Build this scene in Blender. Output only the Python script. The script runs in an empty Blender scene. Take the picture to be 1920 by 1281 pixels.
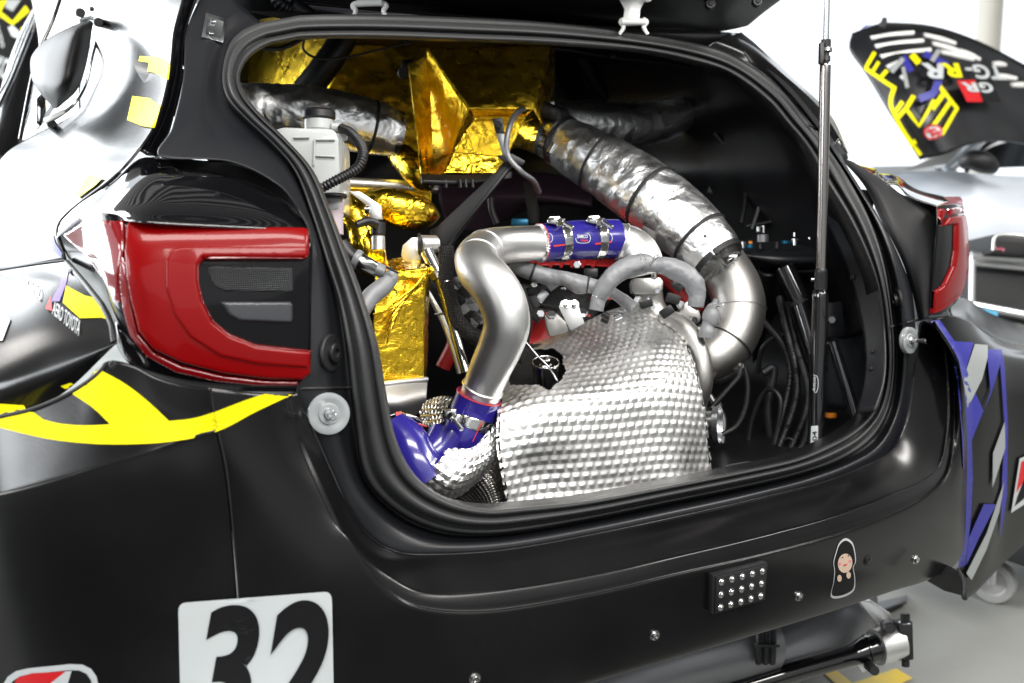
import bpy, bmesh, math, random
import numpy as np
from mathutils import Vector, noise, geometry
from mathutils.bvhtree import BVHTree
R_ = math.radians
random.seed(4)
SC = bpy.context.scene
COL = SC.collection

# ------------------------------------------------------------------ camera, world, lamps, exposure
F_PX, YAW, PITCH = 2133.0, R_(32.5), R_(9.5)
CAM = np.array((-1.14, -1.35, 1.15))
cd = bpy.data.cameras.new("camera"); cam = bpy.data.objects.new("camera", cd); COL.objects.link(cam)
cam.location = CAM; cam.rotation_euler = (R_(90) - PITCH, 0, -YAW)
cd.sensor_width = 36; cd.lens = 36 * F_PX / 1920; cd.clip_start = .05; cd.clip_end = 500
cd.dof.use_dof = True; cd.dof.focus_distance = 1.78; cd.dof.aperture_fstop = 3.8
SC.camera = cam
w = bpy.data.worlds.new("World"); SC.world = w; w.use_nodes = True
bg = w.node_tree.nodes["Background"]; bg.inputs[0].default_value = (.90, .95, 1, 1); bg.inputs[1].default_value = 1.7

def area(name, loc, target, sx, sy, power, col=(1, .97, .93)):
    l = bpy.data.lights.new(name, 'AREA'); l.shape = 'RECTANGLE'; l.size = sx; l.size_y = sy; l.energy = power; l.color = col
    o = bpy.data.objects.new(name, l); COL.objects.link(o); o.location = loc
    o.rotation_euler = (Vector(target) - Vector(loc)).to_track_quat('-Z', 'Y').to_euler()
    return o
area("ceiling_lamp", (-.7, -1.0, 3.15), (-.2, .2, .9), 1.9, .5, 66)
area("ceiling_lamp", (2.5, -1.45, 3.2), (.3, .1, .8), 2.6, .45, 120)
area("ceiling_lamp", (-.4, -2.7, 3.0), (0, .4, .95), 2.4, .7, 100)
area("rear_opening_daylight", (-.6, -4.18, 2.35), (-.3, .5, 1.2), 7.0, 1.5, 24, (.97, .98, 1))
area("doorway_daylight", (-3.7, 4.9, 2.3), (-1.2, .5, 1.2), 5.6, 4.0, 780, (.93, .97, 1))
area("added_left_light", (-5.0, -.6, 2.2), (-.9, .4, .8), 1.6, 1.3, 120, (.93, .97, 1))  # unseen source added at the left wall to whiten the near wheel arch
area("ceiling_lamp", (-2.9, 2.0, 3.3), (-1.6, 1.2, 1.0), 1.5, 1.5, 170)  # extra lamp added where the near wheel arch mirrors the ceiling, to brighten it
SC.view_settings.view_transform = 'Standard'; SC.view_settings.look = 'None'
SC.view_settings.exposure = 0.0; SC.view_settings.gamma = 1
try: SC.view_settings.use_curve_mapping = False
except Exception: pass

# ------------------------------------------------------------------ photo ray helpers (points on real surfaces of the place)
Fv = np.array([math.sin(YAW) * math.cos(PITCH), math.cos(YAW) * math.cos(PITCH), -math.sin(PITCH)])
Rv = np.array([math.cos(YAW), -math.sin(YAW), 0.0]); Uv = np.cross(Rv, Fv)
def ray(x, y): return Fv + Rv * ((x - 960) / F_PX) + Uv * ((640.5 - y) / F_PX)
def D(x, y, d): return CAM + ray(x, y) * d
def PY(x, y, Y):
    r = ray(x, y); return CAM + r * ((Y - CAM[1]) / r[1])
def PZ(x, y, Z):
    r = ray(x, y); return CAM + r * ((Z - CAM[2]) / r[2])
GZ = [(.0, 0), (.84, 0), (.92, .012), (1.0, .05), (1.12, .14), (1.24, .26), (1.36, .42), (1.6, .74)]
def gz(z):
    return float(np.interp(z, [a for a, b in GZ], [b for a, b in GZ]))
def SS(x, y, y0=-.064, k=1.0):
    """ray from the camera onto the rear skin of the car: bowed in plan, leaning forward above the belt (k)"""
    r = ray(x, y)
    def f(t):
        p = CAM + r * t
        X = min(abs(p[0]), 1.0)
        s = y0 + .2 * X * X + .5 * (1 - (1 - min(X / 1.04, .999) ** 8) ** .125) + k * gz(p[2])
        return p[1] - s
    lo, hi = .3, 4.0
    for _ in range(40):
        m = (lo + hi) / 2
        if f(m) < 0: lo = m
        else: hi = m
    return CAM + r * lo

def cr(P, n, closed=False):
    """centripetal Catmull-Rom resample of a list of points to n points, even in arc length"""
    P = np.array(P, float)
    if len(P) == 2: return P[0] + (P[1] - P[0]) * np.linspace(0, 1, n)[:, None]
    if closed: Q = np.vstack([P[-1], P, P[0], P[1]])
    else: Q = np.vstack([2 * P[0] - P[1], P, 2 * P[-1] - P[-2]])
    out = []
    m = len(Q) - 3
    for i in range(m):
        p0, p1, p2, p3 = Q[i:i + 4]
        def dt(a, b): return max(np.linalg.norm(b[:3] - a[:3]), 1e-9) ** .5
        t1 = dt(p0, p1); t2 = t1 + dt(p1, p2); t3 = t2 + dt(p2, p3)
        t = np.linspace(t1, t2, 24, endpoint=False)[:, None]
        A1 = (t1 - t) / t1 * p0 + t / t1 * p1
        A2 = (t2 - t) / (t2 - t1) * p1 + (t - t1) / (t2 - t1) * p2
        A3 = (t3 - t) / (t3 - t2) * p2 + (t - t2) / (t3 - t2) * p3
        B1 = (t2 - t) / t2 * A1 + t / t2 * A2
        B2 = (t3 - t) / (t3 - t1) * A2 + (t - t1) / (t3 - t1) * A3
        out.append((t2 - t) / (t2 - t1) * B1 + (t - t1) / (t2 - t1) * B2)
    C = np.vstack(out + [Q[-2][None]])
    s = np.r_[0, np.cumsum(np.linalg.norm(np.diff(C[:, :3], axis=0), axis=1))]
    u = np.linspace(0, s[-1], n, endpoint=not closed)
    return np.stack([np.interp(u, s, C[:, k]) for k in range(C.shape[1])], 1)

def crp(P, per):
    """Catmull-Rom keeping the control points aligned: per samples for each span (so paired rails stay paired)"""
    P = np.array(P, float); Q = np.vstack([2 * P[0] - P[1], P, 2 * P[-1] - P[-2]]); out = []
    for i in range(len(P) - 1):
        p0, p1, p2, p3 = Q[i:i + 4]; t = np.linspace(0, 1, per, endpoint=False)[:, None]
        out.append(.5 * (2 * p1 + (p2 - p0) * t + (2 * p0 - 5 * p1 + 4 * p2 - p3) * t * t + (3 * p1 - p0 - 3 * p2 + p3) * t ** 3))
    return np.vstack(out + [P[-1][None]])

# ------------------------------------------------------------------ materials
MAT = {}
def mat(name, base, rough=.5, metal=0.0, coat=0.0, bump=None, rvar=0.0, cvar=None, spec=.5, trans=0.0, emis=None, coat_rough=.03, aniso=0, cscale=6):
    m = bpy.data.materials.new(name); m.use_nodes = True; nt = m.node_tree; N = nt.nodes; L = nt.links
    b = N["Principled BSDF"]
    b.inputs["Base Color"].default_value = (*base, 1); b.inputs["Roughness"].default_value = rough; b.inputs["Metallic"].default_value = metal
    b.inputs["Coat Weight"].default_value = coat; b.inputs["Coat Roughness"].default_value = coat_rough
    b.inputs["Specular IOR Level"].default_value = spec; b.inputs["Transmission Weight"].default_value = trans
    b.inputs["Anisotropic"].default_value = aniso
    if emis: b.inputs["Emission Color"].default_value = (*emis[0], 1); b.inputs["Emission Strength"].default_value = emis[1]
    tc = N.new("ShaderNodeTexCoord")
    if rvar or cvar:
        n = N.new("ShaderNodeTexNoise"); n.inputs["Scale"].default_value = cscale; n.inputs["Detail"].default_value = 6; L.new(tc.outputs["Object"], n.inputs["Vector"])
        if rvar:
            mr = N.new("ShaderNodeMapRange"); mr.inputs[1].default_value = .3; mr.inputs[2].default_value = .7
            mr.inputs[3].default_value = rough - rvar; mr.inputs[4].default_value = rough + rvar
            L.new(n.outputs[0], mr.inputs[0]); L.new(mr.outputs[0], b.inputs["Roughness"])
        if cvar:
            mx = N.new("ShaderNodeMix"); mx.data_type = 'RGBA'; mx.inputs[6].default_value = (*base, 1); mx.inputs[7].default_value = (*cvar, 1)
            mr2 = N.new("ShaderNodeMapRange"); mr2.inputs[1].default_value = .4; mr2.inputs[2].default_value = .65
            L.new(n.outputs[0], mr2.inputs[0]); L.new(mr2.outputs[0], mx.inputs[0]); L.new(mx.outputs[2], b.inputs["Base Color"])
    if bump:
        prev = None
        for kind, sc, st in bump:
            if kind == 'noise':
                t = N.new("ShaderNodeTexNoise"); t.inputs["Scale"].default_value = sc; t.inputs["Detail"].default_value = 5; o = t.outputs[0]
            elif kind == 'ridge':
                t = N.new("ShaderNodeTexNoise"); t.inputs["Scale"].default_value = sc; t.inputs["Detail"].default_value = 3; t.inputs["Distortion"].default_value = .8
                a1 = N.new("ShaderNodeMath"); a1.operation = 'SUBTRACT'; a1.inputs[1].default_value = .5; L.new(t.outputs[0], a1.inputs[0]); a2 = N.new("ShaderNodeMath"); a2.operation = 'ABSOLUTE'; L.new(a1.outputs[0], a2.inputs[0])
                a3 = N.new("ShaderNodeMath"); a3.operation = 'POWER'; a3.inputs[1].default_value = .6; L.new(a2.outputs[0], a3.inputs[0]); o = a3.outputs[0]
            elif kind == 'crease':
                t = N.new("ShaderNodeTexVoronoi"); t.feature = 'F1'; t.inputs["Scale"].default_value = sc; o = t.outputs["Distance"]
            elif kind == 'weave':
                t = N.new("ShaderNodeTexWave"); t.wave_type = 'BANDS'; t.bands_direction = 'Z'; t.inputs["Scale"].default_value = sc; t.inputs["Distortion"].default_value = .6; o = t.outputs[1]
                t2 = N.new("ShaderNodeTexWave"); t2.bands_direction = 'X'; t2.inputs["Scale"].default_value = sc; t2.inputs["Distortion"].default_value = .6
                L.new(tc.outputs["Object"], t2.inputs["Vector"]); ad = N.new("ShaderNodeMath"); ad.operation = 'ADD'
                L.new(t.outputs[1], ad.inputs[0]); L.new(t2.outputs[1], ad.inputs[1]); o = ad.outputs[0]
            L.new(tc.outputs["Object"], t.inputs["Vector"])
            bp = N.new("ShaderNodeBump"); bp.inputs["Strength"].default_value = st; bp.inputs["Distance"].default_value = .004
            L.new(o, bp.inputs["Height"])
            if prev: L.new(prev.outputs[0], bp.inputs["Normal"])
            prev = bp
        L.new(prev.outputs[0], b.inputs["Normal"])
    MAT[name] = m; return m
mat('paint', (.0035, .0035, .004), .225, spec=.45, rvar=.05, cvar=(.0065, .0065, .0068), cscale=5, bump=[('noise', 300, .015)])
mat('paint_inner', (.0095, .0102, .0125), .38, spec=.5, rvar=.05)
mat('gloss', (.004, .004, .005), .04, coat=1)
mat('black', (.008, .008, .009), .55, rvar=.1)
mat('bay', (.0045, .0045, .0055), .38, spec=.45, rvar=.1)
mat('matt_black', (.010, .010, .011), .5, spec=.18)
mat('added_floor_dark', (.016, .016, .017), .6, rvar=.1)  # for the dark slab added behind the car
mat('plastic', (.009, .009, .0105), .42, rvar=.08)
mat('rubber', (.034, .035, .036), .46, rvar=.06, spec=.4)
mat('rubber_dark', (.010, .011, .014), .42)
mat('carbon', (.012, .012, .014), .38, bump=[('weave', 160, .35)])
mat('red_lens', (.185, .0004, .001), .3, spec=.12, coat=.3, coat_rough=.05)
mat('red_deep', (.17, .0, .002), .10, coat=1)
mat('lamp_dark', (.003, .003, .004), .12, spec=.18, coat=.1)
mat('lamp_grey', (.035, .037, .04), .35, coat=.1, bump=[('weave', 120, .8)])
mat('lamp_grey2', (.035, .037, .042), .3, coat=.1)
mat('yellow', (.78, .70, .006), .45, rvar=.05, spec=.12)
mat('blue', (.03, .03, .27), .4)
mat('purple', (.16, .10, .42), .3)
mat('grey_vinyl', (.30, .32, .32), .35)
mat('white_vinyl', (.50, .53, .54), .35)
mat('black_vinyl', (.008, .008, .009), .5, spec=.15)
mat('red_vinyl', (.55, .008, .012), .35)
mat('skin_vinyl', (.62, .46, .35), .4)
mat('pink_vinyl', (.75, .18, .28), .4)
mat('alu', (.87, .87, .86), .40, 1.0, rvar=.06, bump=[('noise', 60, .04)])
mat('cast', (.50, .49, .47), .45, 1.0, rvar=.1, bump=[('noise', 350, .12)])
mat('steel', (.62, .62, .61), .16, 1.0, rvar=.05)
mat('zinc', (.60, .62, .64), .26, 1.0)
mat('shield', (.90, .90, .89), .38, 1.0, rvar=.08, cscale=14)
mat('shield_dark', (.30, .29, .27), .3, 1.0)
mat('foil', (.95, .96, .97), .33, 1.0, rvar=.07, cscale=25, bump=[('ridge', 10, .6), ('ridge', 34, .3), ('noise', 60, .08)])
mat('gold', (.95, .63, .04), .28, 1.0, rvar=.06, cscale=20, bump=[('ridge', 17, .6), ('ridge', 45, .3), ('weave', 125, .16)])
mat('gold_smooth', (.95, .63, .04), .2, 1.0, bump=[('ridge', 20, .8), ('noise', 50, .3)])
mat('blue_hose', (.022, .016, .21), .22, coat=.6)
mat('red_line', (.65, .05, .04), .4)
mat('tank', (.40, .42, .415), .35, spec=.5, coat=.3)
mat('tank_low', (.50, .42, .46), .35)
mat('sleeve', (.20, .205, .215), .30, bump=[('noise', 40, .35), ('weave', 150, .12)])
mat('braid', (.035, .033, .031), .5, bump=[('weave', 130, 1.0)])
mat('red_cover', (.30, .012, .012), .4)
mat('white_paint', (.80, .80, .78), .28, coat=.4)
mat('disc', (.30, .32, .33), .18, coat=.6)
mat('mauve', (.11, .065, .10), .35)
mat('chrome_brown', (.33, .31, .30), .2, 1.0)
mat('concrete', (.27, .275, .26), .55, rvar=.12, cvar=(.22, .225, .21), cscale=2.2, bump=[('noise', 30, .1)])
mat('tape_yellow', (.66, .47, .05), .5, cvar=(.55, .42, .10), cscale=20)
mat('garage_wall', (.42, .42, .41), .7, rvar=.1)
mat('garage_dark', (.05, .05, .05), .6, cvar=(.07, .07, .07), cscale=1.2)
mat('ceiling_rib', (.26, .25, .24), .5)
mat('silver_car', (.70, .76, .84), .3, .15, coat=.6)
mat('case_black', (.02, .021, .022), .6, bump=[('noise', 120, .5)])
mat('case_alu', (.66, .67, .68), .3, .8)
mat('label_blue', (.10, .42, .65), .5)
mat('amber', (.7, .22, .01), .2, coat=1)
mat('teal', (.008, .11, .20), .35, .5)
mat('orange', (.6, .2, .03), .35, .4)
mat('pillar', (.62, .59, .52), .7)
mat('bright_wall', (.80, .81, .80), .7)
mat('glass_dark', (.02, .025, .03), .04, coat=1)
mat('caster', (.30, .30, .29), .5)
mat('under_grey', (.24, .245, .26), .42, .7, rvar=.1)

def glass(name, tint, k):
    m = bpy.data.materials.new(name); m.use_nodes = True; nt = m.node_tree; N = nt.nodes; L = nt.links; N.remove(N["Principled BSDF"])
    t = N.new("ShaderNodeBsdfTransparent"); t.inputs[0].default_value = (*tint, 1); g = N.new("ShaderNodeBsdfGlossy"); g.inputs["Roughness"].default_value = .02
    fr = N.new("ShaderNodeFresnel"); fr.inputs[0].default_value = 1.5; mx = N.new("ShaderNodeMixShader"); L.new(fr.outputs[0], mx.inputs[0]); L.new(t.outputs[0], mx.inputs[1]); L.new(g.outputs[0], mx.inputs[2])
    L.new(mx.outputs[0], N["Material Output"].inputs[0]); MAT[name] = m
glass('window_glass', (.85, .88, .88), 1)
# ------------------------------------------------------------------ mesh helpers
def link(name, me, parent=None, m=None, smooth=True):
    o = bpy.data.objects.new(name, me); COL.objects.link(o)
    if parent: o.parent = parent
    if m is not None:
        me.materials.clear()
        for k in (m if isinstance(m, (list, tuple)) else [m]): me.materials.append(MAT[k])
    if smooth and len(me.polygons):
        me.polygons.foreach_set("use_smooth", [True] * len(me.polygons))
    return o
def from_np(name, V, Fs, m, parent=None, smooth=True, angle=None, solid=0, mi=None):
    me = bpy.data.meshes.new(name); me.from_pydata([tuple(map(float, v)) for v in V], [], [tuple(map(int, f)) for f in Fs]); me.update()
    o = link(name, me, parent, m, smooth)
    if mi is not None: me.polygons.foreach_set("material_index", mi); me.update()
    if angle: me.set_sharp_from_angle(angle=R_(angle))
    if solid:
        s = o.modifiers.new("thickness", 'SOLIDIFY'); s.thickness = solid; s.offset = -1
    return o
def grid_faces(nu, nv, closed_v=False, flip=False):
    i, j = np.meshgrid(np.arange(nu - 1), np.arange(nv if closed_v else nv - 1), indexing='ij')
    j2 = (j + 1) % nv
    q = np.stack([i * nv + j, i * nv + j2, (i + 1) * nv + j2, (i + 1) * nv + j], -1).reshape(-1, 4)
    return q[:, ::-1] if flip else q
def orient(V, Fs):
    """faces turned so that most look at the outside of the car (towards the camera side)"""
    a = V[Fs[:, 0]]; n = np.cross(V[Fs[:, 1]] - a, V[Fs[:, 2]] - a)
    return Fs if (n * (CAM - a)).sum() > 0 else Fs[:, ::-1]
def loft(name, rails, m, parent, nu=60, nv=40, solid=.0025, paired=0, amp=0, fr=30, smooth=True):
    """smooth sheet through several 3-D rails (lists of points)"""
    if paired: A = np.stack([crp(r, paired) for r in rails], 0)
    else: A = np.stack([cr(r, nu) for r in rails], 0)
    cols = [crp(A[:, i], nv) for i in range(A.shape[1])]
    G = np.stack(cols, 0)
    a, b = G.shape[:2]; V = G.reshape(-1, 3)
    if amp:
        nn = normals(G).reshape(-1, 3)
        for i, v in enumerate(V): V[i] = v + nn[i] * amp * crumple(v, fr)
    Fs = orient(V, grid_faces(a, b))
    return from_np(name, V, Fs, m, parent, smooth, solid=solid)
def normals(G):
    du = np.gradient(G, axis=0); dv = np.gradient(G, axis=1); n = np.cross(du, dv); n /= np.linalg.norm(n, axis=2, keepdims=True) + 1e-12
    c = (n * (CAM - G)).sum(2, keepdims=True); n = np.where(c < 0, -n, n); return n
def crumple(v, fr):
    p = Vector(v) * fr
    a = noise.noise(p); b = noise.noise(p * 2.3 + Vector((7, 3, 1))); c = noise.noise(p * 5 + Vector((1, 9, 4)))
    return (1 - 2.2 * abs(a)) * .9 + (.5 - abs(b)) * .6 + (.5 - abs(c)) * .25
def frames(C):
    T = np.gradient(C, axis=0); T /= np.linalg.norm(T, axis=1, keepdims=True) + 1e-12
    n = np.cross(T[0], Uv); n = n / (np.linalg.norm(n) + 1e-9) if np.linalg.norm(n) > .1 else np.cross(T[0], Rv)
    N = [n]
    for i in range(1, len(C)):
        v = N[-1] - T[i] * np.dot(N[-1], T[i]); N.append(v / (np.linalg.norm(v) + 1e-12))
    N = np.array(N); return T, N, np.cross(T, N)
def pathpts(path):
    """(px, py, depth along the view, radius in px) -> x, y, z, real radius"""
    return [np.r_[D(x, y, d), r * d / F_PX] for x, y, d, r in path]
class Tube:
    def __init__(s, path, n=80, raw=False, straight=False):
        P = path if raw else pathpts(path)
        if straight:
            P = np.array(P); u = np.linspace(0, len(P) - 1, n); s.C4 = np.stack([np.interp(u, range(len(P)), P[:, k]) for k in range(4)], 1)
        else: s.C4 = cr(P, n)
        s.T, s.N, s.B = frames(s.C4[:, :3]); s.n = n
    def build(s, name, m, parent, t0=0, t1=1, dr=0, nv=28, cap=True, wr=0, fr=30, corr=0, cp=.006, extra=None, solid=0, angle=None, rim=0):
        n = max(2, int(round((t1 - t0) * s.n)) + 1) if t1 - t0 < 1 else s.n
        if t1 - t0 < .2: n = max(n, 4)
        u = np.linspace(t0, t1, n) * (s.n - 1)
        g = lambda A: np.stack([np.interp(u, range(s.n), A[:, k]) for k in range(A.shape[1])], 1)
        C, N, B = g(s.C4), g(s.N), g(s.B)
        L = np.r_[0, np.cumsum(np.linalg.norm(np.diff(C[:, :3], axis=0), axis=1))]
        r = C[:, 3] + dr
        if corr: r = r * (1 + corr * np.sin(L / cp * 2 * math.pi))
        if extra is not None: r = r + extra(np.linspace(0, 1, n))
        if rim: r[0] -= rim; r[-1] -= rim
        th = np.linspace(0, 2 * math.pi, nv, endpoint=False)
        G = C[:, None, :3] + r[:, None, None] * (np.cos(th)[None, :, None] * N[:, None] + np.sin(th)[None, :, None] * B[:, None])
        V = G.reshape(-1, 3)
        if wr:
            ctr = np.repeat(C[:, :3], nv, 0)
            for i in range(len(V)):
                k = crumple(V[i], fr); V[i] = ctr[i] + (V[i] - ctr[i]) * (1 + wr * k)
        Fs = [tuple(f) for f in grid_faces(n, nv, True, flip=True)]
        if cap:
            V = np.vstack([V, C[0, :3], C[-1, :3]]); a = n * nv
            Fs += [(a, (j + 1) % nv, j) for j in range(nv)][::1]
            Fs += [(a + 1, (n - 1) * nv + j, (n - 1) * nv + (j + 1) % nv) for j in range(nv)]
            Fs = [f for f in Fs]
        return from_np(name, V, Fs, m, parent, True, angle=angle or 50, solid=solid)
    def at(s, t): i = min(int(t * (s.n - 1)), s.n - 1); return s.C4[i, :3], s.C4[i, 3], s.T[i], s.N[i], s.B[i]
def tube(name, path, m, parent, **k):
    kk = {a: k.pop(a) for a in ('n', 'raw', 'straight') if a in k}
    t = Tube(path, **kk); return t.build(name, m, parent, **k), t
def cyl(name, a, b, r, m, parent, nv=20, r2=None, bev=.15):
    """real cylinder from a to b with small chamfers"""
    a = np.array(a, float); b = np.array(b, float); r2 = r if r2 is None else r2; e = min(bev * r, np.linalg.norm(b - a) * .3); T = (b - a) / np.linalg.norm(b - a)
    P = [np.r_[a, r - e], np.r_[a + T * e, r], np.r_[b - T * e, r2], np.r_[b, r2 - e]]
    t = Tube.__new__(Tube); t.C4 = np.array(P); t.n = 4
    n = np.cross(T, Uv); n = n / np.linalg.norm(n) if np.linalg.norm(n) > .1 else np.cross(T, Rv) / np.linalg.norm(np.cross(T, Rv))
    t.T = np.tile(T, (4, 1)); t.N = np.tile(n, (4, 1)); t.B = np.cross(t.T, t.N)
    return t.build(name, m, parent, nv=nv, angle=30)
def hexbolt(name, c, axis, r, h, m, parent, nv=6):
    """screw: washer, head and recessed socket in one mesh; axis points out of the surface"""
    c = np.array(c, float); T = np.array(axis, float); T /= np.linalg.norm(T)
    n = np.cross(T, Uv); n = np.cross(T, Rv) if np.linalg.norm(n) < .1 else n; n /= np.linalg.norm(n); b = np.cross(T, n)
    prof = [(1.35, 0, 16), (1.35, .15, 16), (1.0, .16, nv), (1.0, .85, nv), (.85, 1.0, nv), (.5, 1.0, 6), (.45, .6, 6), (.0, .6, 6)]
    V = []; Fs = []; k = 24
    for rr, hh, s in prof:
        for i in range(k):
            t = 2 * math.pi * i / k; q = 1 if s == 16 or s > 12 else math.cos(math.pi / s) / math.cos((t % (2 * math.pi / s)) - math.pi / s)
            V.append(c + T * hh * h + r * rr * q * (n * math.cos(t) + b * math.sin(t)))
    Fs = grid_faces(len(prof), k, True, flip=True)
    return from_np(name, np.array(V), Fs, m, parent, True, angle=30)
def box(name, c, s, m, parent, ax=None, bev=.002, seg=2):
    """chamfered box, centre c, full sizes s, axes ax (3 vectors)"""
    ax = np.eye(3) if ax is None else np.array(ax, float)
    bm = bmesh.new(); bmesh.ops.create_cube(bm, size=1)
    for v in bm.verts: v.co = Vector((v.co.x * s[0], v.co.y * s[1], v.co.z * s[2]))
    if bev: bmesh.ops.bevel(bm, geom=bm.edges[:], offset=min(bev, min(s) * .3), segments=seg, affect='EDGES', profile=.5)
    for v in bm.verts: v.co = Vector(np.array(c) + v.co.x * ax[0] + v.co.y * ax[1] + v.co.z * ax[2])
    me = bpy.data.meshes.new(name); bm.to_mesh(me); bm.free(); o = link(name, me, parent, m); me.set_sharp_from_angle(angle=R_(35)); return o
CAX = np.array([Rv, Fv, Uv])
def prism(name, pts, back, m, parent, bev=.0015):
    """outline (3-D points) given a real thickness along vector back"""
    bm = bmesh.new(); back = Vector(back)
    a = [bm.verts.new(Vector(p)) for p in pts]; b = [bm.verts.new(Vector(p) + back) for p in pts]
    bm.faces.new(a); bm.faces.new(b[::-1]); k = len(a)
    for i in range(k): bm.faces.new((a[i], b[i], b[(i + 1) % k], a[(i + 1) % k]))
    bmesh.ops.recalc_face_normals(bm, faces=bm.faces[:])
    if bev: bmesh.ops.bevel(bm, geom=bm.edges[:], offset=bev, segments=2, affect='EDGES', profile=.5, clamp_overlap=True)
    bmesh.ops.triangulate(bm, faces=[f for f in bm.faces if len(f.verts) > 4])
    me = bpy.data.meshes.new(name); bm.to_mesh(me); bm.free(); o = link(name, me, parent, m); me.set_sharp_from_angle(angle=R_(35)); return o
def pix(pts, d): return [D(x, y, d) for x, y in pts]
def bvh(objs):
    V = []; Fs = []
    for o in objs:
        k = len(V); V += [v.co.copy() for v in o.data.vertices]; Fs += [tuple(k + i for i in p.vertices) for p in o.data.polygons]
    return BVHTree.FromPolygons(V, Fs)
def fill2d(polys, maxlen):
    """polygons (outer + holes) -> subdivided 2-D triangles"""
    bm = bmesh.new()
    vl = [[Vector((x, y, 0)) for x, y in p] for p in polys]
    tri = geometry.tessellate_polygon(vl); fl = [v for p in vl for v in p]; vs = [bm.verts.new(v) for v in fl]
    for t in tri:
        try: bm.faces.new([vs[i] for i in t])
        except ValueError: pass
    return refine(bm, maxlen)
def refine(bm, maxlen):
    for _ in range(6):
        es = [e for e in bm.edges if e.calc_length() > maxlen]
        if not es: break
        bmesh.ops.subdivide_edges(bm, edges=es, cuts=1); bmesh.ops.triangulate(bm, faces=bm.faces[:])
    bm.verts.index_update()
    V = [(v.co.x, v.co.y) for v in bm.verts]; Fs = [[v.index for v in f.verts] for f in bm.faces]; bm.free(); return V, Fs
def decal(name, layers, tree, parent, lift=.0012, step=.0006, maxlen=10):
    """printed film laid on a body surface: layers of (polys or ready (V, F), material)"""
    VV = []; FF = []; MI = []; mats = []; L = lift
    for li, (src, mname) in enumerate(layers):
        V, Fs = src if isinstance(src, tuple) else fill2d(src, maxlen)
        k = len(VV); ok = []
        for x, y in V:
            r = Vector(ray(x, y)).normalized()
            if callable(tree): VV.append(Vector(tree(x, y, L))); ok.append(True); continue
            h = tree.ray_cast(Vector(CAM), r)
            if h[0] is None: VV.append(None); ok.append(False)
            else:
                n = h[1] if h[1].dot(r) < 0 else -h[1]
                VV.append(h[0] + n * L * .4 - r * L * .8); ok.append(True)
        if mname not in mats: mats.append(mname)
        for f in Fs:
            if all(ok[i] for i in f): FF.append([k + i for i in f]); MI.append(mats.index(mname))
        L += step
    idx = {}; V2 = []
    for i, v in enumerate(VV):
        if v is not None: idx[i] = len(V2); V2.append(v)
    F2 = np.array([[idx[i] for i in f] for f in FF]); V2 = np.array([tuple(v) for v in V2])
    a = V2[F2[:, 0]]; n = np.cross(V2[F2[:, 1]] - a, V2[F2[:, 2]] - a); fl = (n * (CAM - a)).sum(1) < 0
    F2[fl] = F2[fl][:, ::-1]
    return from_np(name, V2, F2, mats, parent, True, mi=MI)
def text2d(s, quad, bold=0.0, shear=0.0, maxlen=8, res=6):
    """letter outlines mapped into a pixel quad (top-left, top-right, bottom-right, bottom-left)"""
    c = bpy.data.curves.new("lettering", 'FONT'); c.body = s; c.offset = bold; c.shear = shear; c.resolution_u = res; c.fill_mode = 'FRONT'
    o = bpy.data.objects.new("lettering", c); COL.objects.link(o); bpy.context.view_layer.update()
    me = bpy.data.meshes.new_from_object(o.evaluated_get(bpy.context.evaluated_depsgraph_get()))
    bpy.data.objects.remove(o); bpy.data.curves.remove(c)
    bm = bmesh.new(); bm.from_mesh(me); bpy.data.meshes.remove(me); bmesh.ops.remove_doubles(bm, verts=bm.verts[:], dist=1e-5); bmesh.ops.triangulate(bm, faces=bm.faces[:])
    xs = [v.co.x for v in bm.verts]; ys = [v.co.y for v in bm.verts]; x0, x1, y0, y1 = min(xs), max(xs), min(ys), max(ys)
    q = [np.array(p, float) for p in quad]
    for v in bm.verts:
        u = (v.co.x - x0) / (x1 - x0); t = (v.co.y - y0) / (y1 - y0)
        p = (q[3] * (1 - u) + q[2] * u) * (1 - t) + (q[0] * (1 - u) + q[1] * u) * t
        v.co = Vector((p[0], p[1], 0))
    return refine(bm, maxlen)
def cr2(P, n=60, closed=True):
    return [tuple(p) for p in cr([(x, y, 0) for x, y in P], n, closed)[:, :2]]
def circ(x, y, rx, ry=None, n=28, rot=0):
    ry = ry or rx
    return [(x + rx * math.cos(t) * math.cos(rot) - ry * math.sin(t) * math.sin(rot), y + rx * math.cos(t) * math.sin(rot) + ry * math.sin(t) * math.cos(rot)) for t in np.linspace(0, 2 * math.pi, n, endpoint=False)]
def rrect(q, r=.12, n=5):
    """rounded quad from 4 corners"""
    q = [np.array(p, float) for p in q]; out = []
    for i in range(4):
        a, b, c = q[i - 1], q[i], q[(i + 1) % 4]
        p = b + (a - b) * r; s = b + (c - b) * r
        for t in np.linspace(0, 1, n): out.append(tuple((1 - t) ** 2 * p + 2 * t * (1 - t) * b + t * t * s))
    return out
def line2d(pts, wd):
    """ribbon polygon of width wd along a 2-D polyline"""
    P = np.array(pts, float); T = np.gradient(P, axis=0); T /= np.linalg.norm(T, axis=1, keepdims=True); N = np.stack([-T[:, 1], T[:, 0]], 1) * wd / 2
    return [tuple(p) for p in (P + N)] + [tuple(p) for p in (P - N)[::-1]]
def thing(name, label, cat, loc=(0, 0, 0), group=None):
    o = bpy.data.objects.new(name, None); COL.objects.link(o); o.empty_display_size = .05
    o['label'] = label; o['category'] = cat
    if group: o['group'] = group
    return o
def tag(o, label, cat=None, group=None, kind=None):
    if label: o['label'] = label
    if cat: o['category'] = cat
    if group: o['group'] = group
    if kind: o['kind'] = kind
    return o
def lab(o, s): o['label'] = s; return o
def struct(o): o['kind'] = 'structure'; return o

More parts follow.
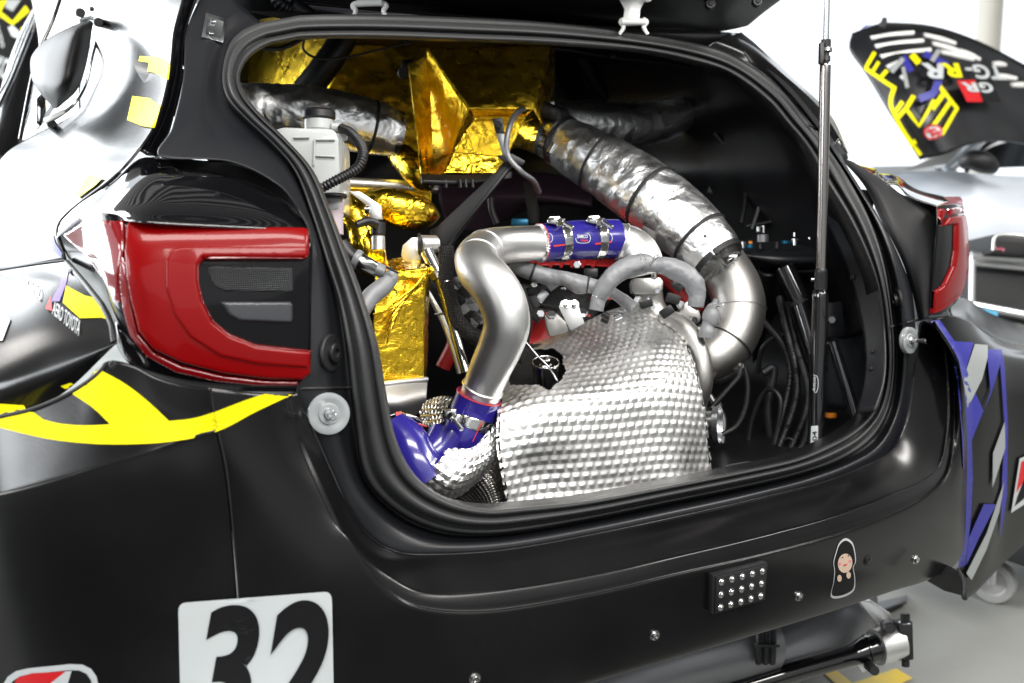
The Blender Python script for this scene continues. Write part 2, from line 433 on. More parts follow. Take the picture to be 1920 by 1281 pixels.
# ================================================================== the garage
def quad(name, pts, m, kind='structure', div=1):
    o = from_np(name, np.array(pts, float), [(0, 1, 2, 3)], m, None, False); o['kind'] = kind; return o
quad('floor', [(-14, -7, 0), (18, -7, 0), (18, 22, 0), (-14, 22, 0)], 'concrete')
struct(box('added_dark_floor', (-1.7, -2.4, .004), (5.6, 4.2, .008), 'added_floor_dark', None, bev=0))  # out-of-view dark slab, added so the bumper has something black to reflect
struct(box('ceiling', (0, -.2, 3.4), (12, 8.4, .12), 'garage_dark', None, bev=0))
V = []; Fs = []
for i in range(42):
    y = -4.0 + i * .19; k = len(V)
    for (a, b, c) in ((-6, y, 3.30), (6, y, 3.30), (6, y + .07, 3.30), (-6, y + .07, 3.30), (-6, y, 3.339), (6, y, 3.339), (6, y + .07, 3.339), (-6, y + .07, 3.339)): V.append((a, b, c))
    Fs += [[k + q for q in f] for f in ((0, 3, 2, 1), (0, 1, 5, 4), (1, 2, 6, 5), (2, 3, 7, 6), (3, 0, 4, 7))]
o = from_np('ceiling_ribs', np.array(V), Fs, 'ceiling_rib', None, False); o['kind'] = 'structure'
struct(box('wall_behind', (0, -4.3, 1.7), (12, .12, 3.4), 'garage_wall', None, bev=0))
struct(box('wall_left', (-5.2, -1.9, 1.7), (.12, 4.6, 3.4), 'garage_wall', None, bev=0))
struct(box('wall_right', (6.0, -1.3, 1.7), (.12, 5.8, 3.4), 'garage_wall', None, bev=0))

# ================================================================== the race car
CAR = thing('race_car', 'matte black rally hatchback with open tailgate, number 32 and yellow stripes in the foreground', 'car')

LOOP = [((560, 72), (560, 30)), ((700, 70), (700, 28)), ((880, 76), (880, 34)), ((1040, 82), (1040, 44)), ((1200, 95), (1200, 64)), ((1300, 115), (1325, 87)),
        ((1370, 138), (1400, 120)), ((1437, 187), (1460, 165)), ((1475, 230), (1505, 218)), ((1512, 275), (1545, 268)), ((1550, 345), (1590, 335)),
        ((1588, 405), (1630, 410)), ((1625, 480), (1655, 485)), ((1648, 550), (1668, 560)), ((1658, 640), (1676, 645)), ((1656, 710), (1674, 720)),
        ((1638, 768), (1660, 780)), ((1600, 807), (1628, 828)), ((1550, 835), (1575, 862)), ((1490, 860), (1500, 888)), ((1400, 880), (1400, 912)),
        ((1250, 910), (1250, 943)), ((1100, 938), (1110, 972)), ((980, 950), (985, 994)), ((919, 954), (905, 1001)), ((865, 945), (835, 995)),
        ((820, 926), (770, 972)), ((785, 900), (715, 932)), ((757, 860), (684, 886)), ((737, 807), (670, 810)), ((722, 730), (660, 720)),
        ((706, 640), (650, 640)), ((678, 550), (634, 560)), ((650, 475), (612, 490)), ((620, 395), (585, 405)), ((587, 320), (552, 320)),
        ((540, 265), (510, 268)), ((490, 216), (460, 222)), ((458, 175), (424, 180)), ((450, 140), (418, 130)), ((470, 105), (438, 72)), ((510, 82), (490, 43))]
def lerp2(a, b, t): return (a[0] + (b[0] - a[0]) * t, a[1] + (b[1] - a[1]) * t)
# rubber seal: bulb and lip profile round the whole opening
def closed_loft(name, prof, m, parent, per=6, smooth=True, solid=0):
    rings = []
    for t, off in prof:
        P = [SS(*lerp2(i, o, t), -.064 + off) for i, o in LOOP]
        P3 = P[-2:] + P + P[:2]
        C = crp(P3, per)[2 * per:-2 * per + 0 or None]
        rings.append(C[:len(LOOP) * per])
    G = np.stack(rings, 0); a, b = G.shape[:2]; V = G.reshape(-1, 3)
    Fs = orient(V, grid_faces(a, b, True)); return from_np(name, V, Fs, m, parent, smooth, solid=solid)
seal = closed_loft('rubber_seal', [(-.02, .03), (.0, .012), (.03, -.004), (.10, -.012), (.20, -.014), (.27, -.008), (.31, -.001), (.36, -.006), (.44, -.019), (.54, -.025), (.64, -.022), (.72, -.012), (.76, -.001), (.80, -.002), (.90, -.008), (1.0, -.004), (1.02, .012)], 'rubber', CAR)
# dark inner sheet-metal return behind the seal
INNER = []
for t, off, s in ((0, .02, 1.0), (-.05, .06, 1.0), (-.1, .10, 1.04)):
    pass
ctr2 = (1060, 520)
def tub(name, m):
    rings = []
    base = [SS(*i, -.05) for i, o in LOOP]; B = np.array(base); c = B.mean(0)
    for off, s in ((.0, 1.0), (.03, 1.0), (.07, 1.10), (.20, 1.20), (.6, 1.24), (1.25, 1.18)):
        P = []
        for v in B:
            q = c + (v - c) * np.array([s, 1, 1 + (s - 1) * .8]); q[1] = v[1] + off if off < .5 else off + .2 * 0 + (v[1] * .2)
            P.append(q)
        P3 = P[-2:] + P + P[:2]; rings.append(crp(P3, 4)[8:8 + len(LOOP) * 4])
    G = np.stack(rings, 0); a, b = G.shape[:2]; V = np.vstack([G.reshape(-1, 3), G[-1].mean(0)])
    Fs = [tuple(f) for f in grid_faces(a, b, True)] + [((a - 1) * b + j, (a - 1) * b + (j + 1) % b, a * b) for j in range(b)]
    def gap(f):
        x, y, z = np.mean([V[i] for i in f], 0)
        return (x < -.45 and y > .42 and 1.02 < z < 1.6) or (x < -.28 and y > 1.1 and 1.08 < z < 1.7)
    Fs = [f for f in Fs if not gap(f)]
    return from_np(name, V, Fs, m, CAR, True)
lab(tub('boot_cavity', 'bay'), 'dark black inside of the rear compartment')

FL = [((490, 43), (395, -40), -.064, 1), ((438, 72), (352, 50), -.066, 1), ((418, 130), (343, 150), -.068, 1), ((424, 180), (322, 240), -.07, .9), ((460, 222), (300, 293), -.07, .8),
      ((510, 268), (430, 303), -.07, .75), ((552, 320), (520, 345), -.07, .6), ((585, 405), (566, 400), -.072, .4), ((612, 490), (582, 450), -.074, .3), ((634, 560), (580, 570), -.075, .3),
      ((650, 640), (577, 680), -.075, .3), ((660, 720), (556, 732), -.075, 1), ((670, 810), (587, 807), -.075, 1), ((684, 886), (625, 893), -.075, 1), ((715, 932), (655, 955), -.078, 1),
      ((770, 972), (690, 1004), -.08, 1), ((835, 995), (745, 1036), -.085, 1), ((905, 1001), (830, 1040), -.085, 1), ((985, 994), (960, 1030), -.085, 1), ((1110, 972), (1120, 1001), -.085, 1),
      ((1250, 943), (1260, 972), -.085, 1), ((1400, 912), (1401, 940), -.085, 1), ((1500, 888), (1540, 905), -.08, 1), ((1575, 862), (1630, 870), -.075, 1), ((1628, 828), (1675, 842), -.07, 1),
      ((1660, 780), (1697, 797), -.07, 1), ((1674, 720), (1711, 740), -.07, 1), ((1676, 645), (1718, 670), -.07, .9), ((1668, 560), (1712, 560), -.07, .5), ((1655, 485), (1690, 490), -.07, .6),
      ((1630, 410), (1655, 420), -.07, .8), ((1590, 335), (1615, 355), -.07, .95), ((1545, 268), (1584, 305), -.07, 1), ((1505, 218), (1556, 250), -.07, 1), ((1460, 165), (1500, 180), -.07, 1),
      ((1400, 120), (1430, 95), -.07, 1), ((1325, 87), (1390, 60), -.07, 1)]
def flange_rail(t, dy):
    out = []
    for a, b, y0, k in FL:
        p = lerp2(a, b, t); out.append(SS(*p, -.064 + (y0 + .064) * t + dy, 1 + (k - 1) * t))
    return out
flange = loft('tailgate_frame', [flange_rail(-.02, .004), flange_rail(.0, .016), flange_rail(.12, .020), flange_rail(.28, .010), flange_rail(.42, -.002), flange_rail(.60, -.005), flange_rail(.8, -.003), flange_rail(.95, 0), flange_rail(1.0, .003)], 'paint_inner', CAR, paired=8, nv=4)

BCK = [((556, 734), (540, 740), (534, 742), (395, 728)), ((587, 807), (563, 815), (556, 820), (405, 800)), ((625, 893), (602, 905), (594, 912), (425, 900)), ((655, 955), (636, 978), (625, 978), (442, 1060)),
       ((690, 1004), (672, 1030), (660, 1020), (461, 1281)), ((745, 1036), (725, 1078), (716, 1097), (500, 1440)), ((830, 1040), (800, 1112), (790, 1140), (740, 1410)), ((960, 1030), (930, 1108), (925, 1146), (920, 1340)),
       ((1120, 1001), (1120, 1077), (1120, 1113), (1108, 1281)), ((1260, 972), (1265, 1044), (1265, 1078), (1260, 1236)), ((1401, 940), (1420, 1008), (1425, 1042), (1410, 1192)), ((1540, 905), (1560, 970), (1570, 1003), (1560, 1146)),
       ((1630, 870), (1660, 933), (1680, 963), (1668, 1110)), ((1675, 842), (1730, 902), (1737, 932), (1750, 1083)), ((1697, 797), (1762, 870), (1773, 895), (1803, 1040)), ((1711, 740), (1775, 811), (1787, 839), (1812, 930)),
       ((1718, 670), (1777, 740), (1790, 760), (1812, 800)), ((1722, 625), (1768, 640), (1784, 660), (1800, 690)), ((1725, 603), (1735, 604), (1745, 606), (1752, 604))]
def brail(i, j, t, y0s):
    """y0s: (side value, bottom value) of the skin offset"""
    out = []
    n = len(BCK)
    for q, row in enumerate(BCK):
        bt = math.sin(math.pi * min(1, max(0, (q - 1.5) / (n - 4)))) ** .5 if 1.5 < q < n - 2.5 else 0
        p = lerp2(row[i], row[j], t); out.append(SS(*p, y0s[0] + (y0s[1] - y0s[0]) * bt, 1 - .7 * (1 - bt)))
    return out
bumper = loft('rear_bumper', [brail(0, 1, 0, (-.078, -.085)), brail(0, 1, .012, (-.080, -.0865)), brail(0, 1, .03, (-.082, -.0885)), brail(0, 1, .5, (-.086, -.124)), brail(0, 1, .955, (-.0925, -.154)), brail(0, 1, .99, (-.094, -.158)),
                              brail(1, 2, .06, (-.095, -.1615)), brail(1, 2, .5, (-.097, -.166)), brail(1, 2, .9, (-.099, -.168)), brail(1, 2, 1.0, (-.102, -.171)), brail(2, 3, .03, (-.105, -.1735)),
                              brail(2, 3, .3, (-.125, -.172)), brail(2, 3, .65, (-.140, -.165)), brail(2, 3, .97, (-.145, -.15)), brail(2, 3, 1.0, (-.143, -.143))], 'paint', CAR, paired=8, nv=5)
def rows(rs, f): return [[f(*p) for p in r] for r in rs]
corner = loft('bumper_corner', rows([
    [(395, 728, -.143, .3), (340, 723, -.131, .3), (290, 707, -.120, .3), (245, 683, -.112, .3), (200, 678, -.106, .3), (150, 724, -.108, .3), (80, 760, -.108, .3), (0, 782, -.108, .3), (-80, 798, -.108, .3)],
    [(400, 765, -.143, 0), (350, 775, -.136, 0), (300, 770, -.130, 0), (255, 768, -.128, 0), (200, 775, -.128, 0), (140, 808, -.130, 0), (70, 836, -.130, 0), (0, 855, -.130, 0), (-80, 870, -.130, 0)],
    [(406, 805, -.143, 0), (356, 818, -.145, 0), (306, 832, -.149, 0), (262, 845, -.152, 0), (198, 863, -.152, 0), (130, 886, -.152, 0), (60, 906, -.152, 0), (0, 921, -.152, 0), (-80, 938, -.152, 0)],
    [(408, 817, -.143, 0), (360, 832, -.146, 0), (310, 847, -.151, 0), (265, 860, -.156, 0), (200, 878, -.157, 0), (130, 902, -.157, 0), (60, 922, -.157, 0), (0, 937, -.157, 0), (-80, 954, -.157, 0)],
    [(429, 928, -.143, 0), (370, 945, -.149, 0), (315, 955, -.152, 0), (265, 965, -.157, 0), (200, 980, -.157, 0), (130, 1000, -.157, 0), (60, 1010, -.157, 0), (0, 1025, -.157, 0), (-80, 1040, -.157, 0)],
    [(460, 1270, -.143, 0), (400, 1270, -.146, 0), (340, 1270, -.148, 0), (270, 1270, -.15, 0), (200, 1270, -.15, 0), (130, 1270, -.15, 0), (60, 1270, -.15, 0), (0, 1270, -.15, 0), (-80, 1270, -.15, 0)],
    [(500, 1440, -.143, 0), (420, 1440, -.135, 0), (350, 1440, -.135, 0), (275, 1440, -.135, 0), (200, 1440, -.135, 0), (130, 1440, -.135, 0), (60, 1440, -.135, 0), (0, 1440, -.135, 0), (-80, 1440, -.135, 0)]], SS), 'paint', CAR, nu=110, nv=10)
lab(corner, 'near side corner of the bumper with yellow stripe')
flare = loft('wheel_arch', rows([
    [(-80, 518, .58), (0, 506, .5), (60, 497, .42), (122, 488, .34)],
    [(-80, 560, .42), (0, 548, .36), (80, 536, .29), (168, 540, .21)],
    [(-80, 640, .28), (0, 630, .23), (100, 612, .17), (203, 592, .125)],
    [(-80, 720, .21), (0, 710, .17), (100, 685, .13), (217, 640, .087)],
    [(-80, 796, .20), (0, 780, .165), (105, 746, .13), (217, 646, .09)]], PY), 'paint', CAR, nu=70, nv=14)
side = loft('quarter_panel', rows([
    [(120, -60, 1.15), (195, -60, .90), (270, -60, .66), (356, -60, .50)],
    [(140, 0, 1.02), (205, 0, .80), (275, 0, .58), (345, 0, .44)],
    [(158, 60, .95), (212, 60, .73), (270, 60, .53), (328, 60, .38)],
    [(176, 130, .86), (218, 138, .65), (268, 142, .47), (319, 130, .325)],
    [(145, 208, .80), (192, 213, .60), (245, 222, .42), (296, 222, .27)],
    [(50, 262, .92), (120, 268, .66), (190, 280, .43), (258, 284, .235)],
    [(0, 300, .9), (62, 312, .68), (135, 325, .45), (212, 332, .24)],
    [(-80, 420, .82), (0, 408, .64), (50, 405, .51), (112, 416, .345)],
    [(-80, 518, .58), (0, 506, .5), (60, 497, .42), (122, 488, .34)]], PY), 'paint', CAR, nu=60, nv=12)
# black rounded groove between pillar and tailgate frame
gut = loft('pillar_channel', [[PY(*p) for p in r] for r in (
    [(356, -60, .50), (345, 0, .44), (328, 60, .38), (321, 130, .325), (299, 220, .27), (262, 284, .235)],
    [(366, -60, .51), (352, 0, .47), (336, 60, .42), (329, 130, .37), (306, 225, .31), (275, 290, .27)],
    [(386, -60, .47), (366, 0, .43), (346, 60, .40), (338, 150, .35), (318, 240, .28), (296, 296, .22)])], 'gloss', CAR, nu=60, nv=8)
# right rear corner and its wheel arch
rcorner = loft('bumper_corner', rows([
    [(1738, 603, .03), (1780, 592, .035), (1815, 600, .06), (1845, 622, .10), (1880, 640, .18), (1935, 650, .30)],
    [(1772, 640, .015), (1795, 640, .02), (1822, 645, .03), (1852, 650, .055), (1884, 656, .10), (1935, 660, .18)],
    [(1795, 690, .01), (1806, 690, .013), (1830, 690, .018), (1858, 690, .03), (1888, 690, .055), (1940, 690, .085)],
    [(1811, 800, .0), (1820, 800, .004), (1838, 800, .01), (1862, 800, .025), (1890, 800, .045), (1945, 800, .07)],
    [(1811, 930, .0), (1822, 930, .003), (1840, 930, .01), (1864, 930, .022), (1888, 930, .045), (1945, 930, .07)],
    [(1802, 1040, .0), (1815, 1035, .003), (1834, 1030, .01), (1856, 1025, .022), (1882, 1010, .05), (1945, 975, .08)],
    [(1802, 1066, .0), (1808, 1120, .005), (1828, 1112, .015), (1852, 1088, .03), (1882, 1056, .055), (1945, 998, .09)]], PY), 'paint', CAR, nu=60, nv=12)
lab(rcorner, 'far side bumper corner with blue and grey livery')
farch = loft('wheel_arch', rows([
    [(1775, 560, .10), (1812, 560, .16), (1835, 575, .22), (1862, 590, .32), (1935, 615, .50)],
    [(1778, 580, .07), (1812, 585, .11), (1842, 602, .17), (1872, 620, .24), (1935, 636, .40)],
    [(1782, 591, .045), (1816, 600, .07), (1847, 622, .11), (1882, 640, .19), (1935, 650, .31)]], PY), 'paint', CAR, nu=40, nv=10)

# left tail light -------------------------------------------------
tl = thing_part = bpy.data.objects.new('taillight', None); COL.objects.link(tl); tl.parent = CAR; lab(tl, 'large red tail light beside the near edge of the opening')
K = .3
def T(x, y, o=0): return SS(x, y, -.085 + o, K)
def sidep(x, y, Y): return PY(x, y, Y)
# housing surface: black, from the tip round the crease to the inner edge
house = loft('housing', [
    [sidep(104, 447, .37), sidep(150, 405, .24), sidep(200, 400, .12), T(250, 412, .03), T(340, 418, .028), T(440, 421, .026), T(540, 424, .024), T(584, 432, .024)],
    [sidep(118, 470, .35), sidep(165, 460, .23), sidep(205, 460, .11), T(250, 465, .012), T(340, 465, .01), T(440, 465, .01), T(540, 465, .01), T(586, 470, .012)],
    [sidep(150, 520, .31), sidep(180, 520, .22), sidep(212, 520, .10), T(252, 525, .008), T(340, 540, .005), T(440, 550, .004), T(540, 560, .005), T(584, 565, .01)],
    [sidep(190, 575, .24), sidep(205, 580, .17), sidep(222, 590, .09), T(258, 605, .012), T(340, 625, .006), T(440, 640, .005), T(540, 650, .006), T(582, 655, .01)],
    [sidep(213, 628, .14), sidep(220, 640, .10), sidep(235, 660, .06), T(270, 680, .016), T(340, 700, .012), T(440, 712, .01), T(540, 716, .01), T(580, 716, .012)],
    [sidep(216, 640, .12), sidep(224, 655, .10), sidep(243, 682, .06), T(285, 706, .03), T(345, 724, .028), T(440, 733, .026), T(540, 735, .026), T(575, 735, .026)]], 'lamp_dark', tl, nu=90, nv=12)
HT = bvh([house])
red = [(243, 415), (330, 425), (440, 430), (570, 430), (580, 436), (580, 480), (572, 487), (400, 487), (382, 488), (374, 500), (374, 530), (382, 565), (400, 600), (430, 625), (480, 645), (540, 653), (582, 656), (582, 700), (565, 712),
       (500, 710), (420, 700), (340, 680), (290, 655), (262, 620), (250, 570), (241, 520), (236, 470), (235, 430)]
def raised(name, poly, tree, m, parent, h, inset=6, maxlen=9, sub=3):
    """solid lens moulded on the lamp: outline raised by h with a rolled edge"""
    V, Fs = fill2d([poly], maxlen)
    P = np.array(poly, float)
    def edist(x, y):
        a = P; b = np.roll(P, -1, 0); ab = b - a; t = np.clip(((x - a[:, 0]) * ab[:, 0] + (y - a[:, 1]) * ab[:, 1]) / (ab ** 2).sum(1), 0, 1)
        q = a + ab * t[:, None]; return np.hypot(q[:, 0] - x, q[:, 1] - y).min()
    VV = []; bad = set()
    for x, y in V:
        r = Vector(ray(x, y)).normalized(); hh = tree.ray_cast(Vector(CAM), r)
        if hh[0] is None: bad.add(len(VV)); VV.append(np.array(D(x, y, 1.4))); continue
        n = hh[1] if hh[1].dot(r) < 0 else -hh[1]; e = min(1, edist(x, y) / inset)
        VV.append(np.array(hh[0] + n * (h * math.sqrt(1 - (1 - e) ** 2) - .001)))
    Fs = np.array([f for f in Fs if not any(i in bad for i in f)]); VV = np.array([v if i not in bad else VV[Fs[0][0]] for i, v in enumerate(VV)]); a = VV[Fs[:, 0]]; n = np.cross(VV[Fs[:, 1]] - a, VV[Fs[:, 2]] - a); fl = (n * (CAM - a)).sum(1) < 0; Fs[fl] = Fs[fl][:, ::-1]
    return from_np(name, VV, Fs, m, parent, True)
lens = raised('lens', red, HT, 'red_lens', tl, .010, 8, 4)
LT = bvh([lens])
raised('lens', [(578, 462), (400, 462), (340, 463), (318, 470), (309, 488), (310, 540), (325, 590), (355, 632), (410, 668), (480, 684), (580, 691), (582, 658), (480, 648), (428, 628), (397, 602), (379, 566), (371, 530), (371, 500), (380, 488), (400, 485), (572, 485), (580, 479)], LT, 'red_lens', tl, .0035, 6, 4)
lower = raised('lens', [(243, 500), (250, 575), (262, 625), (292, 660), (340, 684), (420, 703), (500, 712), (560, 713), (560, 722), (480, 722), (400, 714), (330, 698), (275, 668), (246, 630), (232, 580), (226, 520), (228, 470)], HT, 'red_deep', tl, .006, 5, 4)
sl = raised('lens', [(120, 440), (160, 412), (235, 415), (236, 470), (228, 520), (228, 572), (216, 560), (195, 520), (165, 480), (135, 455)], HT, 'red_deep', tl, .006, 5, 4)
lab(sl, 'side wrapped deep red part of the lens')
rw = raised('reflector', [(388, 502), (400, 499), (548, 502), (550, 545), (545, 548), (420, 546), (402, 538), (392, 522)], HT, 'lamp_grey', tl, .004, 4, 4)
raised('indicator', [(412, 566), (545, 566), (549, 572), (549, 600), (545, 606), (450, 602), (430, 592)], HT, 'lamp_grey2', tl, .005, 5, 4)
raised('rib', [(395, 490), (570, 489), (570, 485), (398, 484), (380, 488), (369, 500), (369, 530), (378, 568), (398, 604), (428, 630), (480, 650), (582, 660), (582, 656), (480, 645), (430, 625), (400, 600), (382, 565), (374, 530), (374, 500), (382, 490)], HT, 'red_deep', tl, .0115, 2, 3)
# inner mount plate with bolt beside the lamp
BT = bvh([flange])
# glossy black shelf above the tail light
shelf = loft('upper_trim', [
    [PY(106, 424, .36), PY(150, 382, .28), PY(210, 342, .24), PY(262, 297, .24), PY(300, 296, .24), PY(370, 300, .22), PY(450, 310, .20), PY(520, 345, .16), PY(556, 390, .10)],
    [PY(108, 432, .35), PY(155, 392, .25), PY(212, 360, .19), PY(270, 335, .17), PY(320, 330, .16), PY(380, 335, .145), PY(450, 345, .13), PY(520, 370, .105), PY(562, 400, .08)],
    [PY(108, 440, .345), PY(160, 400, .22), PY(220, 388, .13), PY(280, 382, .095), PY(330, 382, .085), PY(390, 386, .075), PY(455, 392, .066), PY(525, 402, .06), PY(572, 412, .055)],
    [PY(106, 447, .355), PY(160, 410, .225), PY(215, 412, .125), PY(262, 416, .07), PY(330, 421, .055), PY(395, 424, .045), PY(460, 427, .036), PY(530, 430, .03), PY(582, 434, .03)]], 'gloss', CAR, nu=90, nv=14)
lab(shelf, 'glossy black trim above the near tail light')
# right tail light ------------------------------------------------
tr = bpy.data.objects.new('taillight', None); COL.objects.link(tr); tr.parent = CAR; lab(tr, 'small looking red tail light at the far right corner')
rh = loft('housing', rows([
    [(1756, 388, .03), (1772, 384, .04), (1792, 382, .065), (1806, 384, .12)],
    [(1757, 425, .02), (1775, 423, .03), (1797, 420, .055), (1811, 418, .12)],
    [(1752, 480, .015), (1775, 480, .025), (1800, 478, .05), (1814, 475, .12)],
    [(1746, 545, .012), (1770, 545, .02), (1796, 540, .05), (1811, 528, .12)],
    [(1742, 592, .012), (1762, 590, .02), (1784, 576, .05), (1799, 560, .10)]], PY), 'lamp_dark', tr, nu=40, nv=14)
RH = bvh([rh])
raised('lens', [(1757, 425), (1765, 422), (1775, 408), (1807, 403), (1811, 430), (1814, 475), (1812, 515), (1800, 552), (1780, 570), (1758, 585), (1743, 590), (1744, 545), (1752, 545), (1765, 535), (1782, 500), (1787, 470), (1788, 422)], RH, 'red_lens', tr, .008, 4, 3)
raised('lens', [(1757, 390), (1772, 392), (1772, 405), (1764, 420), (1757, 425)], RH, 'red_lens', tr, .006, 2, 6)
raised('lens', [(1775, 392), (1806, 386), (1807, 400), (1775, 406)], RH, 'red_deep', tr, .006, 2, 6)
lab(loft('upper_lens', rows([[(1757, 389, .03), (1775, 384, .045), (1806, 384, .12)], [(1752, 384, .07), (1772, 378, .09), (1805, 376, .14)], [(1748, 377, .11), (1772, 370, .13), (1800, 369, .18)]], PY), 'red_lens', tr, nu=14, nv=5), 'top face of the far tail light')
# black panel between frame and right lamp, with shiny lip
rp = loft('corner_panel', [[SS(*p) for p in r] for r in (
    [(1577, 296, -.064, 1), (1620, 348, -.064, .9), (1656, 420, -.066, .75), (1691, 490, -.066, .55), (1713, 560, -.066, .45), (1722, 603, -.066, .7)],
    [(1590, 300, -.07, 1), (1640, 350, -.076, .85), (1676, 420, -.078, .7), (1704, 490, -.078, .5), (1722, 560, -.078, .4), (1727, 601, -.075, .6)],
    [(1606, 308, -.06, 1), (1670, 350, -.07, .8), (1710, 420, -.08, .6), (1724, 490, -.084, .4), (1732, 555, -.084, .35), (1734, 599, -.082, .4)],
    [(1622, 335, -.06, .9), (1700, 368, -.06, .7), (1757, 388, -.066, .3), (1752, 480, -.07, .3), (1746, 545, -.072, .3), (1742, 594, -.075, .3)])], 'matt_black', CAR, nu=70, nv=12)
lab(loft('shiny_lip', rows([[(1600, 305, .16), (1624, 346, .12), (1682, 346, .10), (1705, 368, .08), (1757, 387, .045)], [(1620, 312, .20), (1640, 336, .16), (1684, 338, .15), (1712, 358, .12), (1775, 380, .08)], [(1640, 315, .26), (1650, 325, .22), (1680, 330, .2), (1720, 355, .18), (1778, 370, .14)]], PY), 'gloss', CAR, nu=60, nv=8), 'mirror shiny lip above the far lamp')
# right roof pillar: painted sheet with sealer beads
rpil = loft('roof_pillar', [[SS(*p) for p in r] for r in (
    [(1325, 86, -.055, 1), (1400, 119, -.055, 1), (1460, 164, -.055, 1), (1505, 217, -.055, 1), (1560, 285, -.055, 1)],
    [(1345, 74, -.08, 1), (1415, 105, -.08, 1), (1478, 150, -.08, 1), (1535, 205, -.08, 1), (1575, 262, -.08, 1)],
    [(1365, 64, -.075, 1), (1412, 88, -.075, 1), (1480, 148, -.075, 1), (1545, 212, -.075, 1), (1588, 285, -.07, 1)],
    [(1372, 60, -.03, 1), (1420, 86, -.03, 1), (1487, 146, -.03, 1), (1555, 212, -.03, 1), (1592, 288, -.03, 1)])], 'paint', CAR, nu=60, nv=8)
for pth in ([(1395, 97, 2.2, 1.6), (1402, 108, 2.2, 2.2), (1410, 118, 2.2, 1.5)], [(1470, 165, 2.2, 1.4), (1482, 182, 2.18, 2.2), (1500, 198, 2.18, 2), (1515, 215, 2.16, 1.5)], [(1515, 232, 2.14, 1.5), (1530, 243, 2.14, 2.2), (1540, 250, 2.14, 1.4)]):
    PT = bvh([rpil]); P = []
    for x, y, d, r in pth:
        h = PT.ray_cast(Vector(CAM), Vector(ray(x, y)).normalized()); p = np.array(h[0]) if h[0] else D(x, y, d); P.append(np.r_[p, r * d / F_PX])
    Tube(P, 20, raw=True).build('sealer_bead', 'paint_inner', rpil, nv=8)
lab(prism('side_glass', [D(*p) for p in ((1556, 222, 2.5), (1572, 240, 2.5), (1588, 285, 2.5), (1592, 298, 2.5), (1562, 302, 2.5), (1552, 260, 2.5))], Fv * .05, 'gloss', CAR), 'dark far side window corner')

# decals on the near corner ----------------------------------------
CT = bvh([corner, bumper, flare, side, gut])
up = cr2([(-40, 752), (0, 757), (45, 760)], 8, False) + [(82, 787)] + cr2([(82, 787), (110, 794), (160, 798), (207, 796)], 12, False)[1:] + cr2([(207, 796), (175, 765), (150, 748), (114, 724)], 8, False)[1:] + \
     [(150, 712), (186, 693)] + cr2([(186, 693), (235, 720), (280, 755), (317, 790)], 12, False)[1:] + cr2([(317, 790), (360, 785), (398, 774), (470, 747), (505, 737), (556, 733)], 20, False)[1:]
lo = [(548, 740)] + cr2([(548, 740), (480, 772), (410, 808), (330, 827), (250, 833), (170, 832), (90, 823), (0, 802), (-40, 792)], 40, False)[1:]
lab(decal('stripe', [([up + lo], 'yellow')], CT, CAR, maxlen=12), 'bright yellow curved stripe under the near tail light')
def smooth_on(tree, win=22, lift=.0022):
    def f(x, y, L):
        ts = []
        for dx in np.linspace(-win, win, 9):
            q = ray(x + dx, y); h = tree.ray_cast(Vector(CAM), Vector(q).normalized())
            if h[0] is not None: ts.append(h[3] / np.linalg.norm(q))
        t = (np.mean(ts) if ts else 1.3) - lift - L; return CAM + ray(x, y) * t
    return f
# number plate 32
pl = rrect([(334, 1131), (622, 1109), (629, 1460), (342, 1480)], .05)
d32 = decal('number_sticker', [([pl], 'white_vinyl'), (text2d('3', [(362, 1138), (488, 1132), (480, 1378), (350, 1384)], .028, .18, 12, 12), 'black_vinyl'), (text2d('2', [(488, 1130), (618, 1123), (612, 1374), (478, 1380)], .028, .18, 12, 12), 'black_vinyl')], smooth_on(CT), CAR, maxlen=25, lift=.001, step=.0011)
lab(d32, 'white square sticker with black number 32')
lg = rrect([(2, 1258), (183, 1240), (192, 1420), (4, 1430)], .28)
lab(decal('sponsor_sticker', [([lg], 'white_vinyl'), ([rrect([(14, 1268), (172, 1252), (180, 1410), (16, 1420)], .26)], 'black_vinyl'), ([[(22, 1290), (34, 1270), (60, 1262), (124, 1258), (96, 1280), (20, 1300)]], 'red_vinyl'), ([[(124, 1258), (135, 1257), (125, 1290), (88, 1290), (96, 1280)]], 'white_vinyl')], CT, CAR, maxlen=25), 'rounded white edged sponsor sticker with red shape')
# livery of the left side
lab(decal('stripe', [([[(124, 536), (160, 555), (185, 560), (186, 556), (195, 570), (207, 598), (204, 600), (190, 596), (150, 597), (118, 568)]], 'yellow')], CT, CAR), 'yellow patch beside the near lamp tip')
lab(decal('stripe', [([[(262, 105), (298, 107), (319, 122), (316, 150), (288, 136), (255, 131)]], 'yellow')], smooth_on(CT, 5, .010), CAR, lift=.002, maxlen=4), 'upper yellow band on the rear pillar')
lab(decal('stripe', [([[(248, 180), (280, 184), (301, 199), (290, 240), (265, 236), (238, 225)]], 'yellow')], smooth_on(CT, 5, .010), CAR, lift=.002, maxlen=4), 'lower yellow band on the rear pillar')
lab(decal('stripe', [([[(168, 330), (196, 334), (180, 350), (150, 372), (143, 366), (158, 345)]], 'yellow')], CT, CAR, lift=.005, maxlen=4), 'yellow band on the shoulder above the near lamp')
lab(decal('stripe', [([[(100, 440), (104, 455), (122, 482), (122, 488), (98, 470), (96, 450)]], 'blue')], CT, CAR), 'blue band beside the lamp tip')
sid = decal('side_livery', [([[(-30, 512), (8, 520), (28, 545), (30, 560), (12, 552), (-30, 535)]], 'purple'), ([[(122, 492), (132, 494), (124, 534), (112, 566), (96, 566), (112, 536)]], 'purple'),
       ([[(-30, 560), (0, 575), (14, 590), (20, 600), (5, 640), (-30, 640)]], 'white_vinyl')], CT, CAR)
